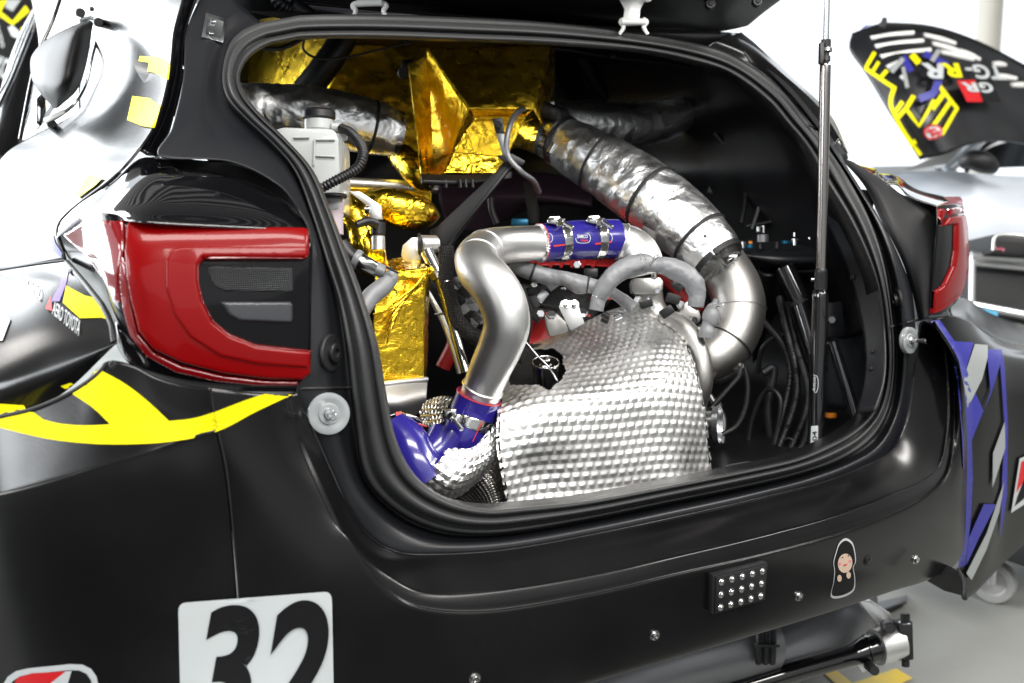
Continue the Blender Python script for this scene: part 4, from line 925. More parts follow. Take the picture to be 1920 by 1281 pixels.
# rail and gold parts left of the engine
cyl('silver_rail', D(600, 340, 2.2), D(820, 352, 2.3), .011, 'alu', CAR)
sheet('gold_strip', ([(620, 350, 2.22), (720, 352, 2.26), (810, 356, 2.3)], [(620, 385, 2.2), (720, 388, 2.24), (810, 392, 2.3)]), 'gold_smooth', CAR, amp=.001)
gc = grp('gold_core', 'gold foil wrapped cooler core left of the pipe')
tube('foil_bottle', [(690, 378, 2.05, 24), (720, 385, 2.04, 34), (760, 395, 2.05, 36), (800, 402, 2.08, 26), (822, 404, 2.1, 6)], 'gold_smooth', gc, n=80, nv=44, wr=.03)
tube('foil_bottle', [(655, 375, 1.95, 22), (664, 400, 1.94, 26), (675, 430, 1.93, 24), (690, 470, 1.93, 30), (700, 500, 1.95, 28)], 'gold_smooth', gc, n=70, nv=40, wr=.06)
facet('foil_panel', [(670, 495, 2.0), (785, 482, 2.05), (802, 506, 1.9), (705, 515, 1.84)], 'gold_smooth', gc, 34, .003, 40)
facet('foil_panel', [(702, 512, 1.84), (802, 504, 1.88), (795, 560, 1.88), (702, 590, 1.84)], 'gold', gc, 40, .003, 36)
facet('foil_panel', [(700, 588, 1.845), (795, 556, 1.88), (795, 710, 1.9), (705, 716, 1.86)], 'gold', gc, 44, .0012, 36)
facet('foil_panel', [(795, 504, 1.88), (806, 500, 1.96), (800, 705, 2.0), (794, 710, 1.9)], 'gold', gc, 20, .001, 36)
for k in range(5): tube('foil_crease', [(800, 510 + k * 3, 1.87, 1.5), (775 - k * 5, 540 + k * 8, 1.862 + .002 * k, 3), (742 - k * 2, 566 + k * 12, 1.852, 2.6), (712 + k * 3, 590 + k * 15, 1.848, 1)], 'gold_smooth', gc, n=30, nv=8)
cyl('core_fitting', D(709, 470, 1.9), D(709, 442, 1.9), .0115, 'alu', gc); cyl('core_fitting', D(709, 441, 1.9), D(709, 416, 1.9), .0125, 'plastic', gc)
tube('cable_lead', [(706, 420, 1.89, 9), (690, 415, 1.88, 9), (668, 422, 1.87, 7)], 'plastic', gc, n=20, nv=14)
hk = grp('lever', 'brushed aluminium lever above the gold foil')
prism('lever_arm', pix([(652, 358), (675, 359), (714, 385), (717, 412), (692, 412), (690, 390), (684, 382)], 1.9), Fv * .012, 'alu', hk, bev=.002)
cyl('lever_pin', D(684, 394, 1.89), D(694, 394, 1.89), .007, 'steel', hk)
# cooler end tank
tube('cooler_rim', [(690, 724, 1.84, 6), (740, 718, 1.86, 6), (800, 712, 1.9, 6)], 'alu', CAR, n=20, nv=16)
sheet('cooler_end_tank', ([(700, 722, 1.84), (760, 716, 1.87), (802, 714, 1.9)], [(706, 760, 1.83), (750, 755, 1.84), (800, 745, 1.88)], [(725, 790, 1.86), (760, 785, 1.87), (800, 770, 1.9)]), 'cast', CAR)
# sensor with grey silicone sleeve, lower left
cn = grp('connector', 'steel and black connector on a grey sleeve by the near seal')
tube('connector_body', [(640, 455, 1.74, 12), (655, 478, 1.74, 15), (672, 490, 1.74, 17)], 'plastic', cn, n=20)
tube('connector_shell', [(668, 488, 1.74, 17), (682, 494, 1.74, 16), (700, 503, 1.75, 15)], 'steel', cn, n=16)
tube('connector_clip', [(664, 484, 1.735, 18), (670, 487, 1.735, 19), (674, 489, 1.735, 18)], 'sleeve', cn, n=8)
tube('connector_end', [(698, 500, 1.75, 12), (712, 507, 1.75, 12), (722, 510, 1.75, 10)], 'sleeve', cn, n=20, wr=.12, fr=60)
tube('silicone_sleeve', [(738, 507, 1.76, 9), (732, 520, 1.76, 15), (715, 540, 1.75, 17), (696, 556, 1.74, 17), (680, 580, 1.73, 16), (670, 600, 1.73, 16)], 'sleeve', CAR, n=60, nv=32, wr=.03)
tube('zip_tie', [(724, 500, 1.74, 2), (735, 506, 1.74, 2.4), (747, 512, 1.74, 2)], 'black', CAR, n=10, nv=8)
# adjustable link with ball joint
lk = grp('engine_link', 'polished link rod with ball joint beside the braided hose')
prism('link_bracket', pix([(755, 460), (772, 445), (786, 446), (790, 490), (760, 492), (752, 480)], 2.0), Fv * .012, 'alu', lk, bev=.002)
cyl('link_eye', D(786, 458, 1.97), D(818, 458, 1.99), .0155, 'alu', lk, nv=30); cyl('link_eye_cap', D(784, 458, 1.965), D(789, 458, 1.965), .019, 'plastic', lk, nv=30)
cyl('link_neck', D(800, 470, 1.96), D(822, 515, 1.95), .012, 'steel', lk); cyl('link_rod', D(822, 515, 1.95), D(874, 700, 1.92), .0085, 'steel', lk, nv=16)
cyl('link_nut', D(814, 508, 1.95), D(822, 524, 1.95), .013, 'steel', lk, nv=6)
tube('lower_link', [(800, 545, 2.0, 5), (830, 600, 1.99, 6), (852, 660, 1.98, 6), (862, 700, 1.98, 6)], 'alu', CAR, n=20, nv=14)
bh = grp('braided_hose', 'dark braided sleeve running down beside the pipe bend')
_, TB = tube('braid', [(836, 462, 1.86, 14), (838, 490, 1.86, 15), (836, 525, 1.85, 13), (846, 560, 1.84, 12), (858, 600, 1.84, 14), (885, 628, 1.86, 15), (915, 640, 1.9, 15), (950, 652, 1.92, 16), (985, 670, 1.92, 15)], 'braid', bh, n=160, nv=32, wr=.03, fr=60, corr=.02, cp=.006)
for t in (.22,): TB.build('wire_tie', 'steel', bh, t, t + .006, dr=.001, nv=24, cap=False)
for i in range(16):
    a = random.uniform(0, 1); x = 855 + 60 * a + random.uniform(-12, 18); y = 540 + 85 * a + random.uniform(-22, 25); ang = random.uniform(-1, 1)
    if i % 2: tube('engine_wire', [(x, y, 1.95, 3), (x + 22 * math.cos(ang), y + 20, 1.93, 4), (x + 30 * math.cos(ang), y + 45, 1.95, 3)], random.choice(['plastic', 'sleeve', 'black', 'zinc']), CAR, n=16, nv=10)
    else: box('plug', D(x, y, 1.92), (.026, .016, .016), random.choice(['plastic', 'plastic', 'sleeve', 'zinc']), CAR, [Rv * math.cos(ang) + Uv * math.sin(ang), Fv, Uv * math.cos(ang) - Rv * math.sin(ang)], bev=.002)
# red engine cover
rc = grp('engine_cover', 'red cast engine cover glimpsed behind the pipes')
sheet('cover_top', ([(990, 482, 2.35), (1080, 478, 2.38), (1160, 482, 2.4)], [(985, 498, 2.22), (1080, 495, 2.25), (1150, 500, 2.28)]), 'red_cover', rc)
for i in range(7): cyl('cover_rib', D(1000 + i * 20, 484, 2.33), D(992 + i * 20, 500, 2.2), .003, 'red_cover', rc, nv=8)
sheet('cover_side', ([(960, 530, 2.2), (1060, 540, 2.22), (1150, 560, 2.25)], [(975, 600, 2.15), (1040, 610, 2.17), (1110, 600, 2.2)], [(985, 660, 2.1), (1030, 660, 2.12), (1090, 650, 2.15)]), 'bay', rc)
sheet('cover_foot', ([(1000, 590, 2.08), (1030, 605, 2.06), (1045, 625, 2.06)], [(992, 645, 2.04), (1012, 642, 2.04), (1030, 638, 2.05)]), 'red_cover', rc)
tube('cover_bar', [(1225, 500, 2.25, 14), (1270, 540, 2.23, 14), (1310, 580, 2.2, 15)], 'red_cover', rc, n=12, nv=14)
tube('cover_bar', [(830, 690, 2.1, 14), (852, 640, 2.1, 14), (840, 600, 2.12, 12)], 'red_cover', rc, n=12, nv=14)
sheet('fuel_rail', ([(1010, 540, 2.05), (1070, 545, 2.05), (1100, 560, 2.07)], [(1010, 570, 2.02), (1060, 580, 2.02), (1090, 590, 2.05)]), 'black', CAR, solid=.01)
for x, y, a, c in ((1000, 545, .3, 'plastic'), (1016, 556, .9, 'zinc'), (1108, 512, 0, 'plastic'), (1140, 520, .3, 'plastic'), (1160, 508, 0, 'plastic'), (1250, 585, .6, 'plastic'), (1262, 560, -.3, 'black'), (1010, 592, .8, 'plastic')):
    box('plug', D(x, y, 2.02), (.024, .016, .016), c, CAR, [Rv * math.cos(a) + Uv * math.sin(a), Fv, Uv * math.cos(a) - Rv * math.sin(a)], bev=.002)
for (x, y) in ((1014, 590), (1082, 498), (905, 565), (890, 610)): cyl('bolt', D(x, y, 1.99), D(x, y - 2, 1.965), .007, 'zinc', CAR, nv=6)
rng = random.Random(11)
for i in range(46):
    if i < 18: x, y = rng.uniform(1000, 1130), rng.uniform(530, 600)
    elif i < 32: x, y = rng.uniform(1130, 1300), rng.uniform(515, 600)
    else: x, y = rng.uniform(840, 900), rng.uniform(520, 640)
    a = rng.uniform(-1.2, 1.2); d = rng.uniform(1.98, 2.1); c_ = rng.choice(['plastic', 'black', 'sleeve', 'zinc', 'plastic', 'black'])
    ax_ = [Rv * math.cos(a) + Uv * math.sin(a), Fv, Uv * math.cos(a) - Rv * math.sin(a)]
    k_ = i % 4
    if k_ == 0:
        box('plug', D(x, y, d), (.022, .014, .013), c_, CAR, ax_, bev=.002)
    elif k_ == 1: tube('engine_wire', [(x - 25, y - 10, d, 2.2), (x, y + rng.uniform(-12, 12), d - .03, 2.2), (x + 28, y + rng.uniform(-14, 20), d, 2.2)], rng.choice(['black', 'plastic', 'sleeve', 'red_line']), CAR, n=16, nv=8)
    elif k_ == 2: cyl('bolt', D(x, y, d), D(x + 1, y - 2, d - .025), .0055, 'zinc', CAR, nv=6)
    else: tube('pipe_stub', [(x, y, d, 6), (x + 14 * math.cos(a), y + 14 * math.sin(a), d, 6.5)], rng.choice(['zinc', 'cast', 'plastic']), CAR, n=8, nv=14)
# bright bracket above the shield
pb = grp('bracket', 'small bright steel bracket with two screws above the heat shield')
prism('bracket_plate', pix([(1048, 576), (1052, 564), (1080, 563), (1085, 574), (1096, 606), (1070, 620), (1062, 606)], 1.86), Fv * .0035, 'alu', pb, bev=.0008)
for x in (1060, 1077): hexbolt('screw', D(x, 571, 1.86), -Fv * .9 + Uv * .4, .0052, .008, 'steel', pb, 20)
prism('bracket_block', pix([(1022, 590), (1042, 586), (1062, 604), (1066, 622), (1030, 632), (1024, 612)], 1.9), Fv * .03, 'cast', CAR, bev=.003)
cyl('bolt', D(1034, 594, 1.88), D(1034, 588, 1.875), .009, 'zinc', CAR, nv=6); cyl('bolt', D(1092, 590, 1.9), D(1092, 583, 1.895), .009, 'zinc', CAR, nv=6)
# grey sleeves
sw = [(960, 496, 1.98, 14), (990, 507, 1.97, 15), (1030, 520, 1.97, 15), (1060, 523, 1.96, 13), (1085, 533, 1.96, 17), (1105, 535, 1.96, 14), (1140, 545, 1.95, 10), (1165, 560, 1.94, 11), (1190, 580, 1.93, 12)]
_, TS = tube('silicone_sleeve', sw, 'sleeve', CAR, n=140, nv=36, wr=.09, fr=55); lab(TS and bpy.data.objects[_.name], 'grey sleeve hose below the blue coupler')
ties(TS, (.17, .60), CAR, .0018)
_, TS2 = tube('silicone_sleeve', [(1118, 582, 1.88, 13), (1122, 562, 1.88, 13), (1130, 545, 1.88, 16), (1150, 518, 1.88, 17), (1180, 500, 1.89, 18), (1212, 494, 1.9, 17), (1225, 497, 1.9, 13), (1250, 500, 1.9, 17), (1280, 513, 1.9, 19), (1300, 530, 1.9, 19), (1306, 552, 1.9, 16), (1304, 575, 1.9, 14)], 'sleeve', CAR, n=220, nv=40, wr=.09, fr=50)
lab(_, 'grey arched sleeve hose above the turbo')
for t in (.08, .44, .47): TS2.build('wire_tie', 'steel', CAR, t, t + .003, dr=.0012, nv=26, cap=False)
tube('wire_loop', [(1218, 500, 1.86, 1), (1230, 485, 1.86, 1), (1236, 480, 1.86, 1.2), (1230, 478, 1.86, 1), (1222, 492, 1.86, 1)], 'steel', CAR, n=24, nv=6)
# charge pipe and blue coupler
cp_ = grp('charge_pipe', 'polished aluminium pipe bending down the middle of the compartment')
_, TP = tube('pipe', [(1026, 455, 1.97, 33), (985, 457, 1.95, 33.5), (945, 460, 1.92, 35), (912, 468, 1.88, 38), (895, 484, 1.84, 41), (900, 506, 1.80, 43), (922, 532, 1.775, 44.5), (942, 566, 1.765, 45), (950, 608, 1.765, 44), (938, 650, 1.775, 42), (920, 690, 1.785, 39.5), (903, 733, 1.80, 37.5), (892, 765, 1.81, 37)], 'alu', cp_, n=220, nv=60)
def ringseam(c, ax, r, rr, m, parent, name='weld_bead', wob=.1, n=90):
    ax = np.array(ax) / np.linalg.norm(ax); n1 = np.cross(ax, Uv); n1 /= np.linalg.norm(n1); n2 = np.cross(ax, n1)
    P = [np.r_[c + r * (n1 * math.cos(t) + n2 * math.sin(t)), rr * (1 + wob * math.sin(t * 40) )] for t in np.linspace(0, 2 * math.pi, n)]
    T = Tube.__new__(Tube); T.C4 = np.array(P); T.n = n; T.T, T.N, T.B = frames(T.C4[:, :3]); return T.build(name, m, parent, nv=8, cap=False)
c, r, TT, N, B = TP.at(.30); ringseam(c, TT, r - .0004, .0020, 'alu', cp_)
c, r, TT, N, B = TP.at(.40); ringseam(c, TT, r - .0006, .0018, 'alu', cp_)
c, r, TT, N, B = TP.at(.93); ringseam(c, TT, r + .0004, .0024, 'alu', cp_)
ringseam(D(1012, 456, 1.963), D(1026, 455, 1.97) - D(985, 457, 1.95), 33.5 * 1.965 / F_PX, .0028, 'alu', cp_, wob=.35)
def tbolt(T, t, g, xs, ys, d):
    """T-bolt band clamp: band, two lugs, screw and nut"""
    T.build('band', 'steel', g, t - .07, t + .07, dr=.0022, nv=56, rim=.0006, cap=False)
hs = grp('coupler_hose', 'blue silicone coupler hose joining the upper pipes')
_, TH = tube('hose', [(1012, 456, 1.963, 36.5), (1060, 452, 1.985, 37), (1110, 449, 2.005, 37), (1158, 448, 2.02, 36.5)], 'blue_hose', hs, n=60, nv=60)
TH.build('red_edge', 'red_line', hs, 0, .012, dr=.0004, nv=60)
for t, x, y, d in ((.26, 1048, 411, 1.94), (.74, 1122, 410, 1.97)):
    g = grp('hose_clamp', None)
    TH.build('band', 'steel', g, t - .055, t + .055, dr=.0018, nv=60, rim=.0006, cap=False)
    prism('clamp_lug', [D(px, py, d) for px, py in ((x - 24, y + 6), (x - 18, y - 5), (x + 2, y - 6), (x + 6, y + 2), (x - 2, y + 12))], Fv * .018, 'steel', g, bev=.002)
    prism('clamp_lug', [D(px, py, d - .012) for px, py in ((x - 4, y + 14), (x - 2, y - 2), (x + 8, y + 0), (x + 12, y + 14))], Fv * .012, 'steel', g, bev=.002)
    cyl('clamp_nut', D(x + 0, y + 4, d - .01), D(x + 9, y + 6, d - .014), .007, 'steel', g, nv=6); cyl('clamp_screw', D(x + 5, y + 4, d - .012), D(x + 27, y + 17, d - .03), .0034, 'zinc', g, nv=14)
HB = bvh([bpy.data.objects[o.name] for o in hs.children if o.name.startswith('hose')])
def hdecal(name, layers, tree, parent): return decal(name, layers, tree, parent, lift=.0007, step=.0003, maxlen=6)
for cx_, nm in ((1093, 1), (1026, 0), (1138, 0)):
    w_ = 14 if nm else 10
    ov = [([line2d(cr2([(cx_ - w_, 447), (cx_ - w_ + 3, 439), (cx_, 437), (cx_ + w_ - 3, 439), (cx_ + w_, 447), (cx_ + w_ - 3, 454), (cx_, 456), (cx_ - w_ + 3, 454), (cx_ - w_, 446.5)], 40, False), 1.2)], 'white_vinyl')]
    if nm: ov += [(text2d('SAMCO', [(cx_ - 11, 440), (cx_ + 9, 440), (cx_ + 9, 447), (cx_ - 11, 447)], .03, .15, 4), 'white_vinyl'), (text2d('Xtreme', [(cx_ - 5, 448), (cx_ + 9, 448), (cx_ + 9, 453), (cx_ - 5, 453)], .02, .2, 4), 'red_line')]
    hdecal('hose_logo', ov, HB, hs)
hdecal('paint_mark', [([[(1038, 460), (1072, 456), (1072, 459), (1038, 463)]], 'red_line'), ([[(1116, 456), (1147, 452), (1147, 455), (1116, 459)]], 'red_line')], HB, hs)
el = grp('pipe_elbow', 'short aluminium elbow right of the blue coupler')
_, TE = tube('elbow', [(1140, 449, 2.015, 33), (1165, 453, 2.02, 34), (1188, 464, 2.02, 36), (1205, 485, 2.01, 36), (1212, 515, 2.01, 34)], 'alu', el, n=60, nv=50)
c, r, TT, N, B = TE.at(.27); ringseam(c, TT, r + .0003, .002, 'alu', el)
# lower blue hose
bl = grp('coupler_hose', 'blue silicone elbow hose at the bottom of the polished pipe')
_, TL = tube('hose', [(898, 742, 1.805, 43), (889, 768, 1.81, 43.5), (880, 795, 1.81, 44), (868, 822, 1.81, 45), (850, 850, 1.82, 46), (820, 880, 1.84, 48)], 'blue_hose', bl, n=80, nv=60)
TL.build('red_edge', 'red_line', bl, 0, .012, dr=.0005, nv=60)
TL.build('hose_clamp', 'steel', bl, .24, .36, dr=.002, nv=60, rim=.0006, cap=False)
box('clamp_lug', D(843, 776, 1.745), (.022, .018, .016), 'steel', bl, CAX, bev=.003); box('clamp_lug', D(856, 786, 1.742), (.014, .018, .016), 'steel', bl, CAX, bev=.003)
cyl('clamp_screw', D(845, 780, 1.735), D(866, 806, 1.715), .0036, 'zinc', bl, nv=14); cyl('clamp_nut', D(843, 778, 1.735), D(850, 785, 1.73), .007, 'steel', bl, nv=6)
HB2 = bvh([o for o in bl.children if o.name.startswith('hose.') or o.name == 'hose' or 'hose_clamp' in o.name])
hdecal('paint_mark', [([[(904, 788), (906, 788), (887, 828), (885, 828)]], 'red_line')], HB2, bl)
bl2 = grp('coupler_hose', 'lower blue silicone hose near the seal, partly hidden')
tube('hose', [(735, 800, 1.74, 34), (762, 830, 1.73, 42), (775, 862, 1.72, 46), (800, 900, 1.72, 48)], 'blue_hose', bl2, n=50, nv=50)
tube('red_edge', [(744, 806, 1.725, 1.2), (760, 796, 1.725, 1.4), (780, 794, 1.73, 1.4), (800, 800, 1.74, 1.2)], 'red_line', bl2, n=20, nv=8)
tube('hose', [(790, 880, 1.76, 30), (815, 850, 1.77, 32), (835, 820, 1.79, 36)], 'blue_hose', bl2, n=30, nv=40)
tube('fuel_line', [(730, 782, 1.76, 3), (750, 778, 1.75, 4), (775, 782, 1.75, 4), (790, 790, 1.76, 4)], 'steel', CAR, n=20, nv=12)
cyl('line_nut', D(742, 779, 1.75), D(754, 778, 1.75), .006, 'red_line', CAR, nv=6)
# embossed sheets ---------------------------------------------------
def embossed(name, rails, m, parent, cu, cv, amp, hole=None, sub=5, ragged=.0, edge=.0, stagger=True, solid=.0006):
    """thin sheet pressed into staggered rows of three sided pips, a little different from one to the next"""
    nu, nv = cu * sub + 1, cv * sub + 1
    A = np.stack([cr(r, nu) for r in rails], 0); cols = np.stack([cr(A[:, i], nv) for i in range(nu)], 1)
    N = normals(cols); V = cols.copy(); rg = np.random.RandomState(5); var = rg.uniform(.7, 1.15, (cv + 2, cu + 3)); sk = rg.uniform(-.25, .25, (cv + 2, cu + 3))
    for j in range(nv):
        for i in range(nu):
            a, b = i / sub, j / sub; row = int(min(b, cv - 1e-6)); s = a + (.5 if (row % 2 and stagger) else 0); ci = int(s)
            fu = (s - ci) * 2 - 1; fv = (b - row) * 2 - 1
            ridge = max(0, 1.12 - 1.25 * abs(fv + .1 * sk[row, ci])); notch = max(0, 1 - (1 - abs(fu)) / (.42 + .5 * (1 + fv) / 2 + .15 * sk[row, ci]))
            h = min(ridge, 1) * (1 - 1.05 * notch * var[row, ci])
            P = Vector(cols[j, i])
            V[j, i] = V[j, i] + N[j, i] * (amp * (h - .3) + .0022 * noise.noise(P * 13) + .0012 * (1 - 2 * abs(noise.noise(P * 8 + Vector((3, 1, 7))))))
    Fs = []; Vp = V.reshape(-1, 3)
    q = Vp - CAM; dd = q @ Fv; px = 960 + F_PX * (q @ Rv) / dd; py = 640.5 - F_PX * (q @ Uv) / dd
    for f in grid_faces(nv, nu):
        cx, cy = px[f].mean(), py[f].mean()
        if hole and hole(cx, cy): continue
        if ragged:
            j, i = divmod(int(f[0]), nu); e = min(i, nu - 2 - i, j)
            if e < 2 and noise.noise(Vector((cx * .12, cy * .12, 0))) > .15 - ragged * e: continue
        Fs.append(f)
    Fs = orient(Vp, np.array(Fs)); return from_np(name, Vp, Fs, m, parent, False, solid=solid)
def hole(x, y):
    ang = math.atan2(y - 690, x - 1026); r = 1 + .05 * math.sin(ang * 5) + .04 * math.sin(ang * 9 + 1)
    return ((x - 1026) / (33 * r)) ** 2 + ((y - 690) / (38 * r)) ** 2 < 1 or (955 < x < 1026 and 655 < y < 722 and (y - 690) ** 2 < 34 ** 2 * r * r)
hs_ = [[PY(*p) for p in r] for r in (
    [(962, 668, .335), (1000, 640, .34), (1045, 620, .33), (1100, 602, .32), (1135, 586, .32), (1180, 573, .31), (1222, 574, .31)],
    [(946, 700, .26), (1000, 672, .26), (1050, 655, .255), (1100, 640, .25), (1155, 622, .25), (1215, 610, .24), (1262, 605, .25)],
    [(938, 738, .19), (1000, 715, .17), (1055, 702, .165), (1110, 690, .16), (1175, 674, .155), (1240, 662, .15), (1291, 655, .17)],
    [(932, 788, .125), (1000, 768, .105), (1060, 756, .10), (1115, 748, .098), (1180, 738, .095), (1250, 728, .095), (1311, 718, .115)],
    [(931, 836, .105), (1000, 825, .088), (1065, 815, .084), (1125, 808, .082), (1190, 800, .08), (1260, 792, .078), (1325, 788, .092)],
    [(941, 893, .09), (1005, 884, .09), (1070, 878, .08), (1130, 872, .075), (1200, 864, .07), (1270, 858, .065), (1331, 856, .08)],
    [(953, 970, .085), (1010, 962, .08), (1080, 955, .07), (1140, 948, .065), (1210, 940, .06), (1275, 934, .055), (1336, 930, .07)])]
shield = embossed('heat_shield', hs_, 'shield', CAR, 24, 30, .0017, hole, sub=6, ragged=.25)
lab(shield, 'large dimpled aluminium heat shield with a round torn hole')
s2 = [[D(*p) for p in r] for r in (
    [(850, 842, 1.735), (885, 838, 1.745), (910, 815, 1.765), (932, 790, 1.80)],
    [(825, 850, 1.70), (870, 868, 1.71), (910, 855, 1.74), (934, 830, 1.79)],
    [(800, 878, 1.69), (845, 905, 1.69), (885, 895, 1.73), (924, 862, 1.78)],
    [(778, 905, 1.70), (815, 932, 1.71), (855, 935, 1.75), (900, 900, 1.79)])]
lab(embossed('heat_shield', s2, 'shield', CAR, 10, 9, .0030, None, sub=4, ragged=.2), 'small dimpled heat shield trough round the blue hose')
s3 = [[D(*p) for p in r] for r in (
    [(925, 830, 1.86), (945, 850, 1.85), (960, 900, 1.84), (975, 980, 1.83)],
    [(890, 870, 1.83), (915, 895, 1.80), (930, 930, 1.80), (940, 985, 1.80)],
    [(835, 925, 1.85), (860, 935, 1.82), (880, 950, 1.82), (890, 990, 1.82)])]
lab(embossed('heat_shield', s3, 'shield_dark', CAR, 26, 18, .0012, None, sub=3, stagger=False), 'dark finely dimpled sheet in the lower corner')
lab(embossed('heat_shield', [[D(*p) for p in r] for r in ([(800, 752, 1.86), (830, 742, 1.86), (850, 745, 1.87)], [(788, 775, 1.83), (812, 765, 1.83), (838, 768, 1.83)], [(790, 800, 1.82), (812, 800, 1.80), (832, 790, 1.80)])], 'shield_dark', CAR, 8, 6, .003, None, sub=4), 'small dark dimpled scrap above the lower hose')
# things inside the torn hole
sheet('turbine_blanket', ([(950, 650, 2.0), (1010, 645, 2.02), (1070, 650, 2.03)], [(950, 690, 1.97), (1010, 690, 1.98), (1070, 690, 2.0)], [(950, 740, 1.95), (1010, 745, 1.96), (1070, 745, 1.98)]), 'braid', CAR)
sg = grp('spark_tube', 'steel cup seen through the hole of the heat shield')
c = D(1023, 690, 1.9); ax = Uv * .9 - Fv * .45; ax /= np.linalg.norm(ax)
Tube([np.r_[c - ax * .03, .018], np.r_[c - ax * .004, .0205], np.r_[c + ax * .012, .0215]], 20, raw=True).build('cup', 'steel', sg, nv=36, cap=False, solid=.0015)
cyl('plug_body', c - ax * .02, c + ax * .018, .008, 'steel', sg); cyl('plug_nut', c + ax * .0, c + ax * .008, .011, 'zinc', sg, nv=6)
tube('plug_wire', [(985, 640, 1.86, 2), (1005, 664, 1.85, 2), (1030, 690, 1.84, 2), (1045, 715, 1.86, 2)], 'zinc', sg, n=20, nv=10)
# turbocharger
tb = grp('turbocharger', 'cast alloy turbocharger half hidden by the heat shield')
_, TN = tube('turbine_neck', [(1216, 548, 2.140, 26), (1220, 575, 2.140, 27), (1234, 602, 2.140, 30), (1262, 628, 2.150, 33), (1290, 655, 2.170, 34)], 'cast', tb, n=60, nv=40)
prism('inlet_flange', pix([(1186, 548), (1184, 532), (1188, 522), (1238, 520), (1244, 528), (1243, 544), (1236, 552), (1190, 552)], 2.090), Fv * .045, 'cast', tb, bev=.003)
cyl('flange_stud', D(1227, 522, 2.090), D(1227, 500, 2.090), .006, 'steel', tb)
ca = D(1262, 690, 2.230); axx = (D(1330, 700, 2.200) - D(1262, 690, 2.230)); axx /= np.linalg.norm(axx); n1 = np.cross(axx, Uv); n1 /= np.linalg.norm(n1); n2 = np.cross(axx, n1)
def ringlathe(name, c, ax, prof, m, parent, k=64):
    ax = ax / np.linalg.norm(ax); a1 = np.cross(ax, Uv); a1 /= np.linalg.norm(a1); a2 = np.cross(ax, a1); V = []
    for rr, hh in prof:
        for i in range(k): t = 2 * math.pi * i / k; V.append(c + ax * hh + rr * (a1 * math.cos(t) + a2 * math.sin(t)))
    return from_np(name, np.array(V), grid_faces(len(prof), k, True, flip=True), m, parent, True, angle=40)
ringlathe('compressor_housing', D(1245, 678, 2.210), axx, [(.02, -.02), (.080, -.02), (.086, -.012), (.086, .004), (.090, .006), (.090, .016), (.083, .019), (.079, .034), (.072, .044), (.060, .050), (.055, .064), (.046, .072), (.02, .074), (.0, .074)], 'cast', tb)
tube('scroll', [(1240, 592, 2.10, 14), (1272, 606, 2.08, 18), (1298, 634, 2.06, 20), (1312, 674, 2.05, 21), (1315, 712, 2.05, 22), (1306, 750, 2.07, 22), (1295, 775, 2.1, 20)], 'cast', tb, n=70, nv=30)
tube('scroll', [(1296, 620, 2.220, 26), (1322, 660, 2.220, 36), (1345, 690, 2.220, 30), (1370, 690, 2.200, 20), (1388, 686, 2.170, 8)], 'cast', tb, n=60, nv=36)
prism('housing_rib', pix([(1280, 660), (1316, 682), (1314, 690), (1304, 692), (1300, 730), (1314, 722), (1332, 730), (1328, 740), (1300, 742)], 2.080), Fv * .03, 'cast', tb, bev=.003)
prism('actuator', pix([(1268, 590), (1282, 570), (1292, 562), (1305, 572), (1312, 584), (1316, 596), (1310, 606), (1290, 612), (1270, 600)], 2.120), Fv * .03, 'cast', tb, bev=.006)
for x, y in ((1258, 608), (1299, 682), (1301, 601), (1276, 572)): hexbolt('housing_bolt', D(x, y, 2.110), -Fv, .0055, .006, 'steel', tb, 20)
cyl('stud', D(1372, 685, 2.155), D(1391, 686, 2.145), .0042, 'zinc', tb, nv=10); cyl('stud', D(1382, 698, 2.160), D(1392, 700, 2.155), .004, 'zinc', tb, nv=10)
cup = grp('drive_cup', 'zinc plated round cup behind the right edge of the heat shield')
axc = (Rv * .9 - Fv * .3); ringlathe('cup', D(1332, 792, 2.150), axc, [(.0, -.03), (.028, -.03), (.030, .006), (.042, .008), (.0425, .018), (.039, .018), (.038, .010), (.0, .010)], 'zinc', cup, 48)
# outlet pipe
ep = grp('intake_elbow', 'matt alloy elbow pipe joining the foil duct to the turbo')
_, TO = tube('elbow', [(1338, 484, 2.230, 49), (1362, 512, 2.210, 49), (1378, 540, 2.200, 49), (1386, 575, 2.190, 49), (1380, 615, 2.180, 48), (1362, 648, 2.170, 46), (1335, 672, 2.160, 42), (1318, 684, 2.160, 36)], 'cast', ep, n=110, nv=60)
TO.build('rubber_sleeve', 'rubber_dark', ep, .0, .075, dr=.003, nv=60); TO.build('hose_clamp', 'steel', ep, .02, .065, dr=.0045, nv=60, rim=.0005, cap=False)
TO.build('bead', 'cast', ep, .085, .10, dr=.003, nv=60, rim=.002, cap=False)
cyl('clamp_screw', D(1362, 492, 2.120), D(1386, 474, 2.140), .0058, 'steel', ep); box('clamp_housing', D(1372, 484, 2.130), (.02, .012, .012), 'steel', ep, CAX, bev=.002)
TO.build('zip_tie', 'black', ep, .735, .75, dr=.0018, nv=60, cap=False)
c, r, TT, N, B = TO.at(.46); ringseam(c, TT, r + .0002, .0014, 'cast', ep, wob=.6)
_, _b = tube('sensor_boot', [(1344, 562, 2.030, 6), (1339, 572, 2.030, 7), (1336, 577, 2.030, 11), (1334, 590, 2.030, 16), (1331, 604, 2.030, 15), (1328, 610, 2.030, 12), (1326, 622, 2.030, 15), (1325, 634, 2.030, 14)], 'sleeve', CAR, n=60, nv=30, wr=.03, fr=50)
lab(_, 'grey sleeve boot tied with wire in front of the elbow')
tube('wire_tie', [(1330, 573, 2.015, 1), (1342, 571, 2.015, 1), (1356, 570, 2.015, 1), (1353, 575, 2.015, 1), (1342, 574, 2.015, 1)], 'steel', CAR, n=20, nv=6)
